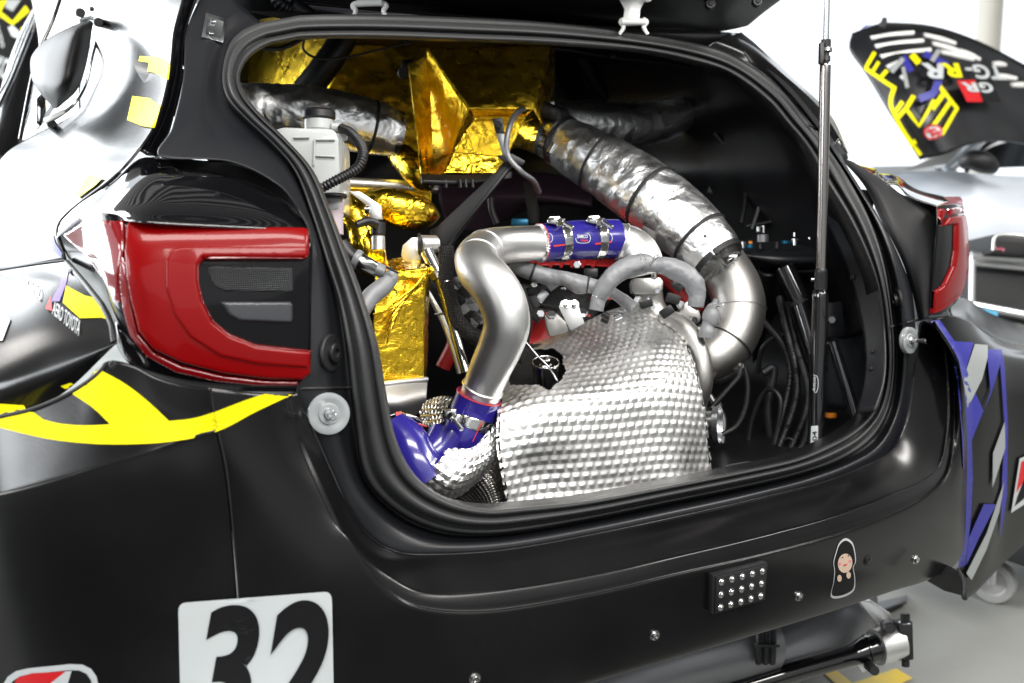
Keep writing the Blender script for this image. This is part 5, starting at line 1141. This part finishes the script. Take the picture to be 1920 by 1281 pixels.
# dark right hand side: strut tower, damper, tubes, hoses, fittings
tw = grp('strut_tower', 'black painted strut tower with fittings on the far side')
sheet('tower_top', ([(1370, 452, 2.5), (1440, 444, 2.5), (1530, 446, 2.45)], [(1385, 470, 2.3), (1450, 468, 2.28), (1530, 470, 2.28)], [(1392, 482, 2.27), (1450, 494, 2.25), (1530, 492, 2.25)], [(1405, 500, 2.32), (1450, 508, 2.32), (1530, 506, 2.3)]), 'paint_inner', tw)
sheet('tower_wall', ([(1400, 495, 2.35), (1450, 505, 2.33), (1530, 505, 2.32), (1600, 480, 2.3)], [(1410, 620, 2.5), (1450, 620, 2.5), (1530, 620, 2.45), (1640, 600, 2.3)], [(1410, 760, 2.6), (1450, 780, 2.6), (1530, 790, 2.5), (1650, 740, 2.3)]), 'bay', tw)
for x, y, r, m_, h in ((1391, 460, 8, 'zinc', 14), (1430, 448, 11, 'under_grey', 16), (1432, 430, 3.5, 'steel', 14), (1406, 462, 6, 'teal', 8), (1407, 455, 4, 'amber', 5), (1425, 462, 5, 'plastic', 12), (1457, 460, 5, 'plastic', 14), (1473, 455, 9, 'teal', 7), (1490, 454, 6, 'zinc', 14), (1490, 440, 2.5, 'steel', 8), (1518, 447, 2.5, 'steel', 4), (1422, 430, 4, 'zinc', 10)):
    cyl('fitting', D(x, y + h * .5, 2.26), D(x, y - h * .5, 2.26), r * 2.26 / F_PX, m_, tw, nv=16)
dm = grp('damper', 'black damper tube leaning behind the support pole')
cyl('damper_body', D(1470, 500, 2.2), D(1500, 565, 2.19), .019, 'gloss', dm, nv=28); cyl('damper_body', D(1496, 566, 2.19), D(1536, 700, 2.17), .0175, 'gloss', dm, nv=28)
tube('damper_ring', [(1494, 562, 2.19, 19), (1497, 569, 2.19, 19)], 'black', dm, straight=True, n=4)
cyl('cage_tube', D(1560, 640, 2.12), D(1610, 800, 2.1), .011, 'gloss', CAR); cyl('cage_tube', D(1440, 505, 2.3), D(1420, 620, 2.4), .02, 'bay', CAR)
sheet('side_trim_sheet', ([(1480, 290, 2.4), (1540, 380, 2.35), (1590, 500, 2.25), (1620, 620, 2.15)], [(1400, 180, 2.6), (1470, 330, 2.6), (1530, 480, 2.5), (1560, 640, 2.35)]), 'bay', CAR)
lab(sheet('wheel_tub', ([(1555, 500, 2.3), (1600, 540, 2.22), (1640, 600, 2.12)], [(1550, 620, 2.35), (1600, 640, 2.25), (1645, 680, 2.12)], [(1550, 760, 2.3), (1590, 770, 2.22), (1630, 780, 2.12)]), 'paint_inner', CAR), 'black wheel tub panel right of the pole')
flin = sheet('inner_frame', ([(1290, 105, 2.40), (1372, 145, 2.38), (1437, 195, 2.34), (1512, 285, 2.26), (1552, 350, 2.20), (1590, 415, 2.14), (1627, 490, 2.08), (1650, 560, 2.04), (1660, 645, 2.0), (1658, 712, 1.98), (1640, 770, 1.96)],
    [(1290, 118, 2.47), (1355, 160, 2.45), (1415, 212, 2.41), (1484, 300, 2.33), (1522, 370, 2.26), (1560, 440, 2.2), (1592, 515, 2.13), (1612, 590, 2.08), (1622, 660, 2.04), (1618, 720, 2.02), (1604, 775, 2.0)]), 'paint_inner', CAR, nu=90, nv=8)
lab(flin, 'inner metal frame of the opening with holes, far side')
FI = bvh([flin])
for x, y, r in ((1420, 205, .009), (1484, 285, .011), (1512, 332, .010), (1600, 520, .006), (1636, 660, .004), (1634, 692, .004), (1392, 178, .006)):
    c, n = on(FI, x, y); cyl('grommet', c - n * .002, c + n * .004, r, 'rubber_dark', CAR, nv=24); cyl('grommet_cap', c + n * .003, c + n * .0055, r * .5, 'black', CAR, nv=16)
for pts in ([(1462, 560, 2.3, 7), (1480, 640, 2.2, 7), (1492, 690, 2.19, 7), (1494, 740, 2.18, 7), (1480, 790, 2.17, 7), (1458, 850, 2.17, 7), (1450, 890, 2.17, 7)], [(1476, 570, 2.28, 7), (1494, 650, 2.2, 7), (1508, 700, 2.17, 7), (1516, 740, 2.15, 7), (1506, 790, 2.14, 7), (1484, 840, 2.13, 7), (1466, 880, 2.13, 7)],
            [(1430, 600, 2.3, 6), (1470, 650, 2.24, 6), (1482, 700, 2.21, 6), (1472, 760, 2.2, 6), (1456, 820, 2.2, 6), (1444, 880, 2.2, 6)], [(1520, 780, 2.12, 7), (1508, 830, 2.1, 7), (1480, 870, 2.1, 7), (1465, 905, 2.1, 7), (1450, 940, 2.1, 7)]):
    tube('corrugated_hose', pts, 'plastic', CAR, n=260, nv=16, corr=.09, cp=.0045)
for pts, mm in (([(1420, 700, 2.3, 5), (1432, 650, 2.28, 5), (1468, 628, 2.26, 5), (1500, 650, 2.24, 5), (1512, 700, 2.2, 5)], 'plastic'), ([(1400, 860, 2.25, 5), (1412, 780, 2.24, 5), (1440, 730, 2.22, 5), (1462, 745, 2.2, 5), (1452, 830, 2.2, 5), (1430, 900, 2.2, 5)], 'plastic'),
    ([(1380, 900, 2.2, 4), (1400, 860, 2.2, 4), (1424, 845, 2.2, 4), (1445, 870, 2.2, 4), (1440, 910, 2.2, 4)], 'black'), ([(1340, 250, 2.5, 4), (1380, 300, 2.48, 4), (1398, 360, 2.45, 4), (1390, 420, 2.42, 4)], 'plastic'), ([(1420, 330, 2.45, 3), (1424, 380, 2.43, 3), (1410, 430, 2.4, 3)], 'under_grey')):
    tube('cable', pts, mm, CAR, n=60, nv=12)
for x, y, d, a in ((1405, 330, 2.5, .2), (1480, 360, 2.4, .5), (1350, 340, 2.55, -.3), (1560, 600, 2.25, .1), (1420, 560, 2.45, .2)):
    ax_ = [Rv * math.cos(a) + Uv * math.sin(a), Fv, Uv * math.cos(a) - Rv * math.sin(a)]
    box('body_bracket', D(x, y, d), (.045, .012, .07), 'paint_inner', CAR, ax_, bev=.004); cyl('bolt', D(x, y, d - .006), D(x, y, d - .016), .008, 'under_grey', CAR, nv=6)
for pts in ([(1400, 425, 2.42, 3), (1450, 415, 2.4, 3), (1500, 402, 2.38, 3), (1532, 390, 2.36, 3)], [(1300, 160, 2.6, 3), (1350, 230, 2.55, 3), (1420, 320, 2.5, 3), (1500, 440, 2.4, 3)]):
    tube('weld_seam', pts, 'paint_inner', CAR, n=60, nv=10, wr=.2, fr=90)
tube('zip_tie', [(1468, 826, 2.1, 2), (1480, 822, 2.09, 2.5), (1492, 830, 2.08, 2)], 'black', CAR, n=10, nv=8)
tube('black_hose', [(1338, 760, 2.1, 5), (1365, 730, 2.1, 5), (1386, 705, 2.1, 5), (1390, 690, 2.1, 5)], 'plastic', CAR, n=30, nv=14)
tube('black_hose', [(1396, 690, 2.12, 5), (1402, 725, 2.12, 5), (1396, 770, 2.12, 5), (1380, 800, 2.12, 5), (1355, 815, 2.12, 5)], 'plastic', CAR, n=40, nv=14)
tube('black_hose', [(1430, 700, 2.25, 8), (1450, 690, 2.25, 8), (1440, 760, 2.25, 8), (1448, 850, 2.25, 8)], 'black', CAR, n=40, nv=14)
cyl('amber_lamp', D(1558, 784, 2.2), D(1558, 774, 2.2), .011, 'amber', CAR)
tube('cast_arm', [(1330, 740, 2.2, 5), (1345, 765, 2.2, 7), (1356, 785, 2.2, 6), (1354, 830, 2.2, 5)], 'cast', CAR, n=30, nv=14)
# sill lip below the seal opening
for a in ([(1331, 904, 0), (1345, 895, 0), (1365, 872, 0), (1400, 866, 0), (1440, 866, 0), (1478, 852, 0), (1500, 866, 0), (1500, 880, 0)], [(1488, 850, 0), (1530, 836, 0), (1560, 826, 0), (1578, 818, 0), (1600, 812, 0), (1600, 830, 0), (1500, 872, 0)], [(1000, 960, 0), (1050, 938, 0), (1085, 927, 0), (1110, 926, 0), (1160, 931, 0), (1170, 945, 0), (1100, 960, 0)]):
    prism('sill_tab', [PY(x, y, -.02 + .03) for x, y, _z in a], np.array((0, .003, 0)), 'rubber', CAR, bev=.0006)

# ================================================================== under the car
tube('exhaust_silencer', [(1050, 1330, 2.1, 60), (1200, 1262, 2.16, 62), (1350, 1220, 2.2, 60), (1440, 1200, 2.24, 56)], 'under_grey', CAR, n=60, nv=40)
lab(tube('gearbox_casing', [(1440, 1230, 2.3, 60), (1520, 1195, 2.34, 68), (1590, 1150, 2.4, 46), (1610, 1120, 2.45, 36)], 'under_grey', CAR, n=40, nv=36)[0], 'satin grey casing under the bumper')
prism('casing_fin', pix([(1360, 1300), (1500, 1240), (1560, 1165), (1575, 1100), (1640, 1120), (1600, 1180), (1540, 1260), (1450, 1320)], 2.42), Fv * .03, 'under_grey', CAR, bev=.004)
ar = grp('anti_roll_bar', 'black tube with alloy clamp below the bumper')
_, TA = tube('bar', [(1060, 1420, 2.1, 20), (1300, 1320, 2.17, 20), (1480, 1262, 2.22, 20), (1600, 1228, 2.26, 20), (1622, 1220, 2.27, 26), (1656, 1210, 2.28, 28)], 'gloss', ar, n=70, nv=36)
tube('clamp_ring', [(1642, 1214, 2.275, 34), (1684, 1204, 2.29, 34)], 'alu', ar, straight=True, n=6, nv=50)
tube('weld_bead', [(1626, 1219, 2.27, 29), (1630, 1218, 2.27, 29)], 'gloss', ar, straight=True, n=4, nv=36)
prism('end_block', pix([(1684, 1170), (1712, 1166), (1714, 1238), (1690, 1240), (1684, 1222), (1690, 1204)], 2.26), Fv * .04, 'black', ar, bev=.003)
cyl('block_bolt', D(1697, 1168, 2.27), D(1697, 1150, 2.27), .0095, 'plastic', ar, nv=20); cyl('block_bolt', D(1698, 1238, 2.27), D(1698, 1250, 2.27), .008, 'plastic', ar, nv=12)
cyl('block_washer', D(1697, 1170, 2.27), D(1697, 1166, 2.27), .013, 'zinc', ar)
prism('alloy_arm', pix([(1608, 1126), (1636, 1128), (1672, 1152), (1676, 1180), (1650, 1190), (1645, 1172)], 2.3), Fv * .03, 'alu', ar, bev=.004)
cyl('arm_bolt', D(1660, 1172, 2.28), D(1668, 1178, 2.2), .011, 'plastic', ar); prism('lower_lug', pix([(1600, 1240), (1640, 1235), (1634, 1256), (1618, 1262)], 2.26), Fv * .03, 'alu', ar, bev=.003); cyl('arm_bolt', D(1628, 1248, 2.25), D(1640, 1258, 2.19), .0095, 'plastic', ar)
hh = grp('cable_loom', 'three corrugated cables hanging under the bumper')
for x in (1424, 1437, 1450): tube('corrugated_hose', [(x, 1160, 2.14, 6), (x, 1200, 2.14, 6), (x - 2, 1245, 2.15, 6)], 'plastic', hh, n=160, nv=16, corr=.10, cp=.0045)
box('zip_tie', D(1438, 1210, 2.13), (.046, .014, .005), 'black', hh, CAX, bev=.001)
lab(sheet('underbody', ([(400, 1500, 1.7), (900, 1430, 1.95), (1300, 1290, 2.3), (1700, 1130, 2.9)], [(400, 1300, 2.6), (900, 1240, 2.8), (1300, 1150, 3.1), (1700, 1060, 3.4)]), 'bay', CAR), 'dark floor of the car')

# ================================================================== near side window with carbon scoop
ws = grp('side_window', 'near rear side window with bracket, behind the carbon scoop')
sheet('pane', ([(45, -60, 2.9), (120, -60, 2.6), (190, -60, 2.35)], [(70, 60, 2.8), (110, 70, 2.6), (165, 60, 2.4)], [(70, 150, 2.6), (100, 160, 2.5), (150, 150, 2.3)], [(40, 265, 2.5), (90, 240, 2.35), (150, 215, 2.25)]), 'window_glass', ws)
tube('window_trim', [(125, -40, 2.3, 4), (98, 40, 2.3, 4), (72, 100, 2.28, 4), (60, 150, 2.25, 4), (48, 210, 2.2, 4), (38, 262, 2.15, 4)], 'gloss', ws, n=50, nv=12)
tube('window_trim', [(150, 40, 2.1, 4), (172, 34, 2.1, 4), (184, 44, 2.1, 4), (172, 110, 2.05, 3), (160, 160, 2.03, 3), (138, 196, 2.0, 3), (105, 220, 2.0, 4), (84, 228, 2.0, 4)], 'zinc', ws, n=60, nv=10)
for x, y in ((148, 24), (182, 42), (94, 232)): cyl('window_clip', D(x, y, 2.06), D(x + 3, y, 2.0), .008, 'plastic', ws)
prism('bracket', pix([(80, 222), (118, 205), (122, 212), (84, 232)], 1.98), Fv * .004, 'white_paint', ws, bev=.0008)
prism('vent_slot', pix([(68, 185), (82, 170), (84, 205), (74, 236), (68, 232)], 2.2), Fv * .01, 'gloss', ws)
scoop = sheet('air_scoop', ([(160, 38, 2.0), (166, 38, 1.99), (172, 40, 1.98), (175, 44, 1.98)], [(96, 68, 2.04), (120, 60, 1.93), (148, 56, 1.88), (172, 60, 1.96)], [(62, 100, 2.05), (92, 110, 1.90), (132, 110, 1.84), (168, 90, 1.95)],
        [(57, 130, 2.05), (85, 145, 1.89), (125, 152, 1.83), (158, 135, 1.94)], [(66, 162, 2.04), (85, 170, 1.92), (115, 178, 1.87), (144, 170, 1.94)], [(100, 203, 2.0), (104, 204, 1.98), (108, 203, 1.97), (112, 200, 1.97)]), 'matt_black', CAR, nu=50, nv=12)
lab(scoop, 'rounded carbon scoop standing off the near side window')
df = grp('door_frame', 'rounded black door frame edge at the upper left')
tube('frame_tube', [(135, -60, 3.1, 20), (100, 0, 3.05, 22), (68, 60, 3.0, 24), (45, 120, 2.95, 26), (28, 190, 2.85, 28), (16, 260, 2.75, 30), (-4, 310, 2.7, 32)], 'paint', df, n=60, nv=30)
tube('frame_trim', [(104, -60, 3.0, 3), (76, 0, 2.95, 3), (50, 60, 2.9, 3), (30, 110, 2.85, 3), (14, 150, 2.8, 3), (-10, 190, 2.75, 3)], 'zinc', df, n=40, nv=10)
tube('frame_trim', [(110, -60, 2.95, 4), (84, 0, 2.9, 4), (58, 60, 2.88, 4), (38, 110, 2.83, 4), (22, 150, 2.78, 4), (-2, 200, 2.73, 4)], 'gloss', df, n=40, nv=10)

# ================================================================== behind
def tthing(name, label, cat): return thing(name, label, cat)
bn = tthing('display_panel', 'black panel with yellow shapes and white letters at the upper left edge', 'panel')
pp = prism('panel', pix([(-80, -60), (70, -60), (75, 0), (40, 80), (20, 160), (-20, 200), (-80, 200)], 4.2), Fv * .03, 'black_vinyl', bn)
PB = bvh([pp])
decal('print', [([[(0, 2), (14, 0), (2, 22), (24, 40), (48, 10), (56, 22), (24, 48), (-10, 24), (-10, 10)]], 'yellow'), ([[(14, 0), (40, 0), (24, 22), (10, 14)]], 'grey_vinyl'), (text2d('GAZOO', [(-2, 45), (10, 88), (2, 90), (-10, 47)], .02), 'white_vinyl'), (text2d('KO', [(0, 104), (20, 112), (12, 150), (-10, 142)], .03), 'white_vinyl'), ([[(15, 52), (24, 48), (40, 62), (36, 74), (22, 68)]], 'white_vinyl'), ([[(38, 55), (44, 50), (42, 60)]], 'yellow')], PB, bn, lift=.004)
# other race car's bonnet standing open
bo = tthing('open_bonnet', 'black vented bonnet with yellow stripes and upside down letters, raised on the other car', 'bonnet')
bsh = sheet('bonnet_skin', ([(1597, 62, 3.75), (1650, 44, 3.75), (1740, 50, 3.8), (1830, 78, 3.9), (1960, 145, 4.0)], [(1594, 92, 3.7), (1660, 90, 3.68), (1750, 100, 3.72), (1840, 130, 3.8), (1960, 190, 3.9)], [(1630, 150, 3.66), (1690, 150, 3.6), (1770, 155, 3.64), (1850, 180, 3.72), (1960, 235, 3.85)],
     [(1672, 220, 3.6), (1720, 215, 3.55), (1785, 215, 3.6), (1860, 235, 3.7), (1960, 260, 3.8)], [(1724, 300, 3.6), (1770, 290, 3.55), (1820, 270, 3.6), (1880, 262, 3.7), (1960, 275, 3.8)]), 'paint_inner', bo, nu=60, nv=12, solid=.012)
for (a, b) in (((1634, 72), (1712, 62)), ((1642, 88), (1730, 77)), ((1652, 107), (1744, 94)), ((1664, 127), (1700, 114)), ((1732, 66), (1790, 82)), ((1748, 82), (1806, 100)), ((1764, 98), (1824, 112)), ((1800, 96), (1836, 112)), ((1862, 120), (1884, 122)), ((1866, 142), (1904, 148)), ((1896, 160), (1930, 160)), ((1690, 148), (1696, 144))):
    p = bvh([bsh]); h1 = p.ray_cast(Vector(CAM), Vector(ray(*a)).normalized())[0]; h2 = p.ray_cast(Vector(CAM), Vector(ray(*b)).normalized())[0]
    if h1 and h2: Tube([np.r_[np.array(h1), .008], np.r_[(np.array(h1) + np.array(h2)) / 2, .011], np.r_[np.array(h2), .008]], 16, raw=True).build('vent', 'white_paint', bo, nv=12)
BB = bvh([bsh])
def flipx(q): return [q[2], q[3], q[0], q[1]]
decal('print', [([line2d([(1624, 128), (1640, 100)], 7)], 'yellow'), ([line2d([(1622, 128), (1680, 168)], 7)], 'yellow'), ([line2d([(1636, 138), (1648, 118)], 6)], 'yellow'), ([line2d([(1652, 148), (1664, 134)], 7)], 'yellow'),
    ([line2d(cr2([(1678, 165), (1672, 195), (1690, 235), (1712, 268), (1728, 290)], 20, False), 8)], 'yellow'), ([line2d([(1684, 222), (1700, 205), (1712, 182)], 8)], 'yellow'), ([line2d([(1680, 212), (1694, 192)], 8)], 'yellow'),
    ([line2d([(1700, 205), (1724, 236), (1748, 190)], 7)], 'yellow'), ([line2d([(1758, 165), (1790, 206), (1762, 254)], 8)], 'yellow'), ([line2d([(1744, 208), (1768, 175)], 9)], 'yellow'), ([line2d([(1745, 240), (1780, 190)], 8)], 'yellow'), ([line2d([(1708, 270), (1720, 262)], 9)], 'yellow'), ([line2d([(1706, 108), (1720, 124)], 12)], 'yellow'),
    ([line2d([(1720, 190), (1745, 180), (1756, 155)], 14)], 'blue'), ([line2d([(1690, 112), (1705, 140)], 12)], 'blue'), ([line2d([(1728, 106), (1740, 112), (1772, 128)], 12)], 'blue'), ([line2d([(1672, 140), (1690, 116)], 9)], 'grey_vinyl'), ([line2d([(1700, 170), (1690, 132)], 6)], 'grey_vinyl'), ([line2d([(1756, 100), (1742, 122)], 9)], 'grey_vinyl'), ([line2d([(1612, 60), (1632, 50)], 8)], 'blue'),
    (text2d('R', flipx([(1720, 126), (1764, 126), (1762, 154), (1724, 154)]), .04, 0, 20), 'white_vinyl'), (text2d('R', flipx([(1756, 126), (1790, 126), (1798, 152), (1764, 152)]), .04, 0, 20), 'yellow'),
    (text2d('TG-', flipx([(1800, 128), (1868, 128), (1880, 157), (1808, 154)]), .03, 0, 20), 'white_vinyl'),
    ([[(1786, 158), (1820, 157), (1834, 195), (1804, 196)]], 'red_vinyl'), ([[(1820, 157), (1852, 158), (1868, 197), (1834, 195)]], 'black_vinyl'), (text2d('R', flipx([(1792, 162), (1820, 162), (1828, 178), (1798, 178)]), .04, 0, 20), 'white_vinyl'), (text2d('G', flipx([(1824, 162), (1848, 162), (1856, 180), (1832, 180)]), .04, 0, 20), 'white_vinyl'),
    ([circ(1746, 249, 15, 11, rot=.5)], 'red_vinyl'), ([circ(1746, 249, 12, 8, rot=.5)], 'white_vinyl'), (text2d('BREMI', flipx([(1738, 242), (1758, 250), (1754, 258), (1734, 248)]), .03, 0, 20), 'red_vinyl')], BB, bo, lift=.012, step=.0015, maxlen=20)
tube('bonnet_pin', [(1655, 52, 3.65, 6), (1659, 34, 3.65, 5)], 'black', bo, n=6)
tube('bonnet_edge', [(1650, 44, 3.7, 3), (1740, 50, 3.76, 3), (1830, 78, 3.86, 3), (1960, 145, 3.96, 3)], 'plastic', bo, n=30)
# the car it belongs to
oc = tthing('parked_car', 'silver and black car with a side mirror, out of focus at the right edge', 'car')
sheet('front_wing', ([(1722, 300, 4.1), (1760, 262, 4.2), (1820, 240, 4.4), (1880, 232, 4.5)], [(1726, 305, 4.0), (1770, 280, 4.05), (1830, 262, 4.2), (1880, 245, 4.4)], [(1690, 320, 3.95), (1770, 308, 4.0), (1840, 290, 4.1), (1900, 262, 4.3)]), 'white_paint', oc)
sheet('bonnet_rim', ([(1620, 312, 4.0), (1700, 310, 4.1), (1790, 306, 4.2)], [(1620, 330, 3.9), (1700, 335, 3.95), (1800, 330, 4.0)]), 'silver_car', oc)
body_ = sheet('door', ([(1640, 330, 4.0), (1720, 322, 3.95), (1800, 322, 3.95), (1860, 328, 4.0), (1980, 330, 4.05)], [(1690, 350, 3.9), (1760, 352, 3.85), (1830, 355, 3.85), (1900, 360, 3.9), (1980, 362, 3.95)], [(1700, 410, 3.85), (1770, 412, 3.8), (1840, 415, 3.8), (1900, 420, 3.82), (1980, 425, 3.85)], [(1700, 480, 3.86), (1770, 490, 3.82), (1840, 495, 3.82), (1900, 500, 3.85), (1980, 505, 3.88)], [(1700, 560, 4.0), (1770, 570, 3.95), (1840, 580, 3.95), (1900, 590, 3.98), (1980, 595, 4.0)]), 'silver_car', oc, nu=60, nv=10, solid=.01)
sheet('windscreen', ([(1730, 318, 4.1), (1800, 280, 4.3), (1960, 200, 4.6)], [(1790, 318, 4.05), (1840, 290, 4.2), (1960, 240, 4.4)]), 'glass_dark', oc)
tube('roof_pillar', [(1770, 318, 4.0, 5), (1830, 268, 4.1, 7), (1890, 232, 4.2, 8), (1960, 205, 4.3, 9)], 'silver_car', oc, n=30)
tube('window_frame', [(1812, 320, 3.9, 5), (1850, 272, 3.95, 5), (1900, 252, 4.0, 5), (1970, 240, 4.05, 5)], 'gloss', oc, n=30)
sheet('side_window', ([(1815, 318, 3.95), (1850, 280, 3.98), (1970, 250, 4.1)], [(1830, 318, 3.95), (1870, 315, 3.96), (1970, 312, 4.05)]), 'glass_dark', oc)
tube('side_mirror', [(1800, 308, 3.8, 10), (1820, 300, 3.78, 18), (1846, 306, 3.78, 20), (1864, 316, 3.8, 12)], 'black', oc, n=30)
sheet('headliner', ([(1870, 275, 4.3), (1970, 262, 4.4)], [(1876, 300, 4.3), (1970, 300, 4.4)]), 'bright_wall', oc)
# flight case and the black instrument box on it
fc = tthing('flight_case', 'black flight case with aluminium edges and blue label at the right edge', 'flight case')
prism('panel', pix([(1824, 492), (2000, 510), (2000, 640), (1822, 590)], 3.3), Fv * .5, 'case_black', fc)
for a, b, r_ in (((1820, 480), (2000, 492), 9), ((1828, 494), (2000, 510), 6), ((1820, 572), (2000, 606), 9), ((1824, 480), (1822, 572), 6)): cyl('edge_profile', D(*a, 3.27), D(*b, 3.27), r_ * 3.3 / F_PX, 'case_alu', fc, nv=10)
prism('lower_case', pix([(1830, 596), (2000, 625), (2000, 690), (1840, 640)], 3.28), Fv * .5, 'case_black', fc)
prism('label', pix([(1830, 577), (1871, 584), (1871, 596), (1829, 589)], 3.23), Fv * .004, 'label_blue', fc, bev=0)
ib = tthing('instrument_box', 'small black box with carry handle standing on the flight case', 'box')
prism('body', pix([(1860, 440), (2000, 452), (2000, 485), (1858, 476)], 3.2), Fv * .25, 'black', ib, bev=.004)
tube('handle', [(1862, 470, 3.15, 3), (1866, 444, 3.15, 3), (1880, 440, 3.15, 3), (1960, 447, 3.15, 3)], 'case_alu', ib, n=30, nv=10)
decal('print', [(text2d('Racing', [(1864, 462), (1884, 464), (1884, 472), (1864, 470)], .02, .2, 6), 'pink_vinyl')], bvh([o for o in ib.children if o.name.startswith('body')]), ib, lift=.003)
# trolley
tr_ = tthing('trolley', 'dark low trolley on a grey castor wheel, at the lower right edge', 'trolley')
c = PZ(1862, 1128, .0) ; c = c + np.array((0, 0, .055)); axw = Rv * .6 + np.array((math.sin(YAW), math.cos(YAW), 0)) * .8
ringlathe('castor_wheel', c, axw, [(.0, -.014), (.030, -.014), (.034, -.018), (.052, -.018), (.055, -.012), (.055, .012), (.052, .018), (.034, .018), (.0, .014)], 'caster', tr_, 40)
cyl('castor_fork', c + np.array((0, 0, .09)) - axw * .03, c - axw * .025, .012, 'zinc', tr_)
box('deck', c + np.array((.42, .12, .12)), (.95, .5, .07), 'black', tr_, bev=.006)
ye = quad('floor_marking', [tuple(PZ(x, y, .004)) for x, y in ((1536, 1255), (1560, 1250), (1610, 1290), (1588, 1300))], 'tape_yellow')
ye = quad('floor_marking', [tuple(PZ(x, y, .004)) for x, y in ((1590, 1284), (1680, 1253), (1712, 1272), (1620, 1310))], 'tape_yellow')
pi_ = tag(cyl('pillar', np.array((*D(1856, 40, 7.0)[:2], 0)), np.array((*D(1856, 40, 7.0)[:2], 6.0)), .075, 'pillar', None, nv=30), 'pale round pillar standing in the bright doorway', 'pillar')
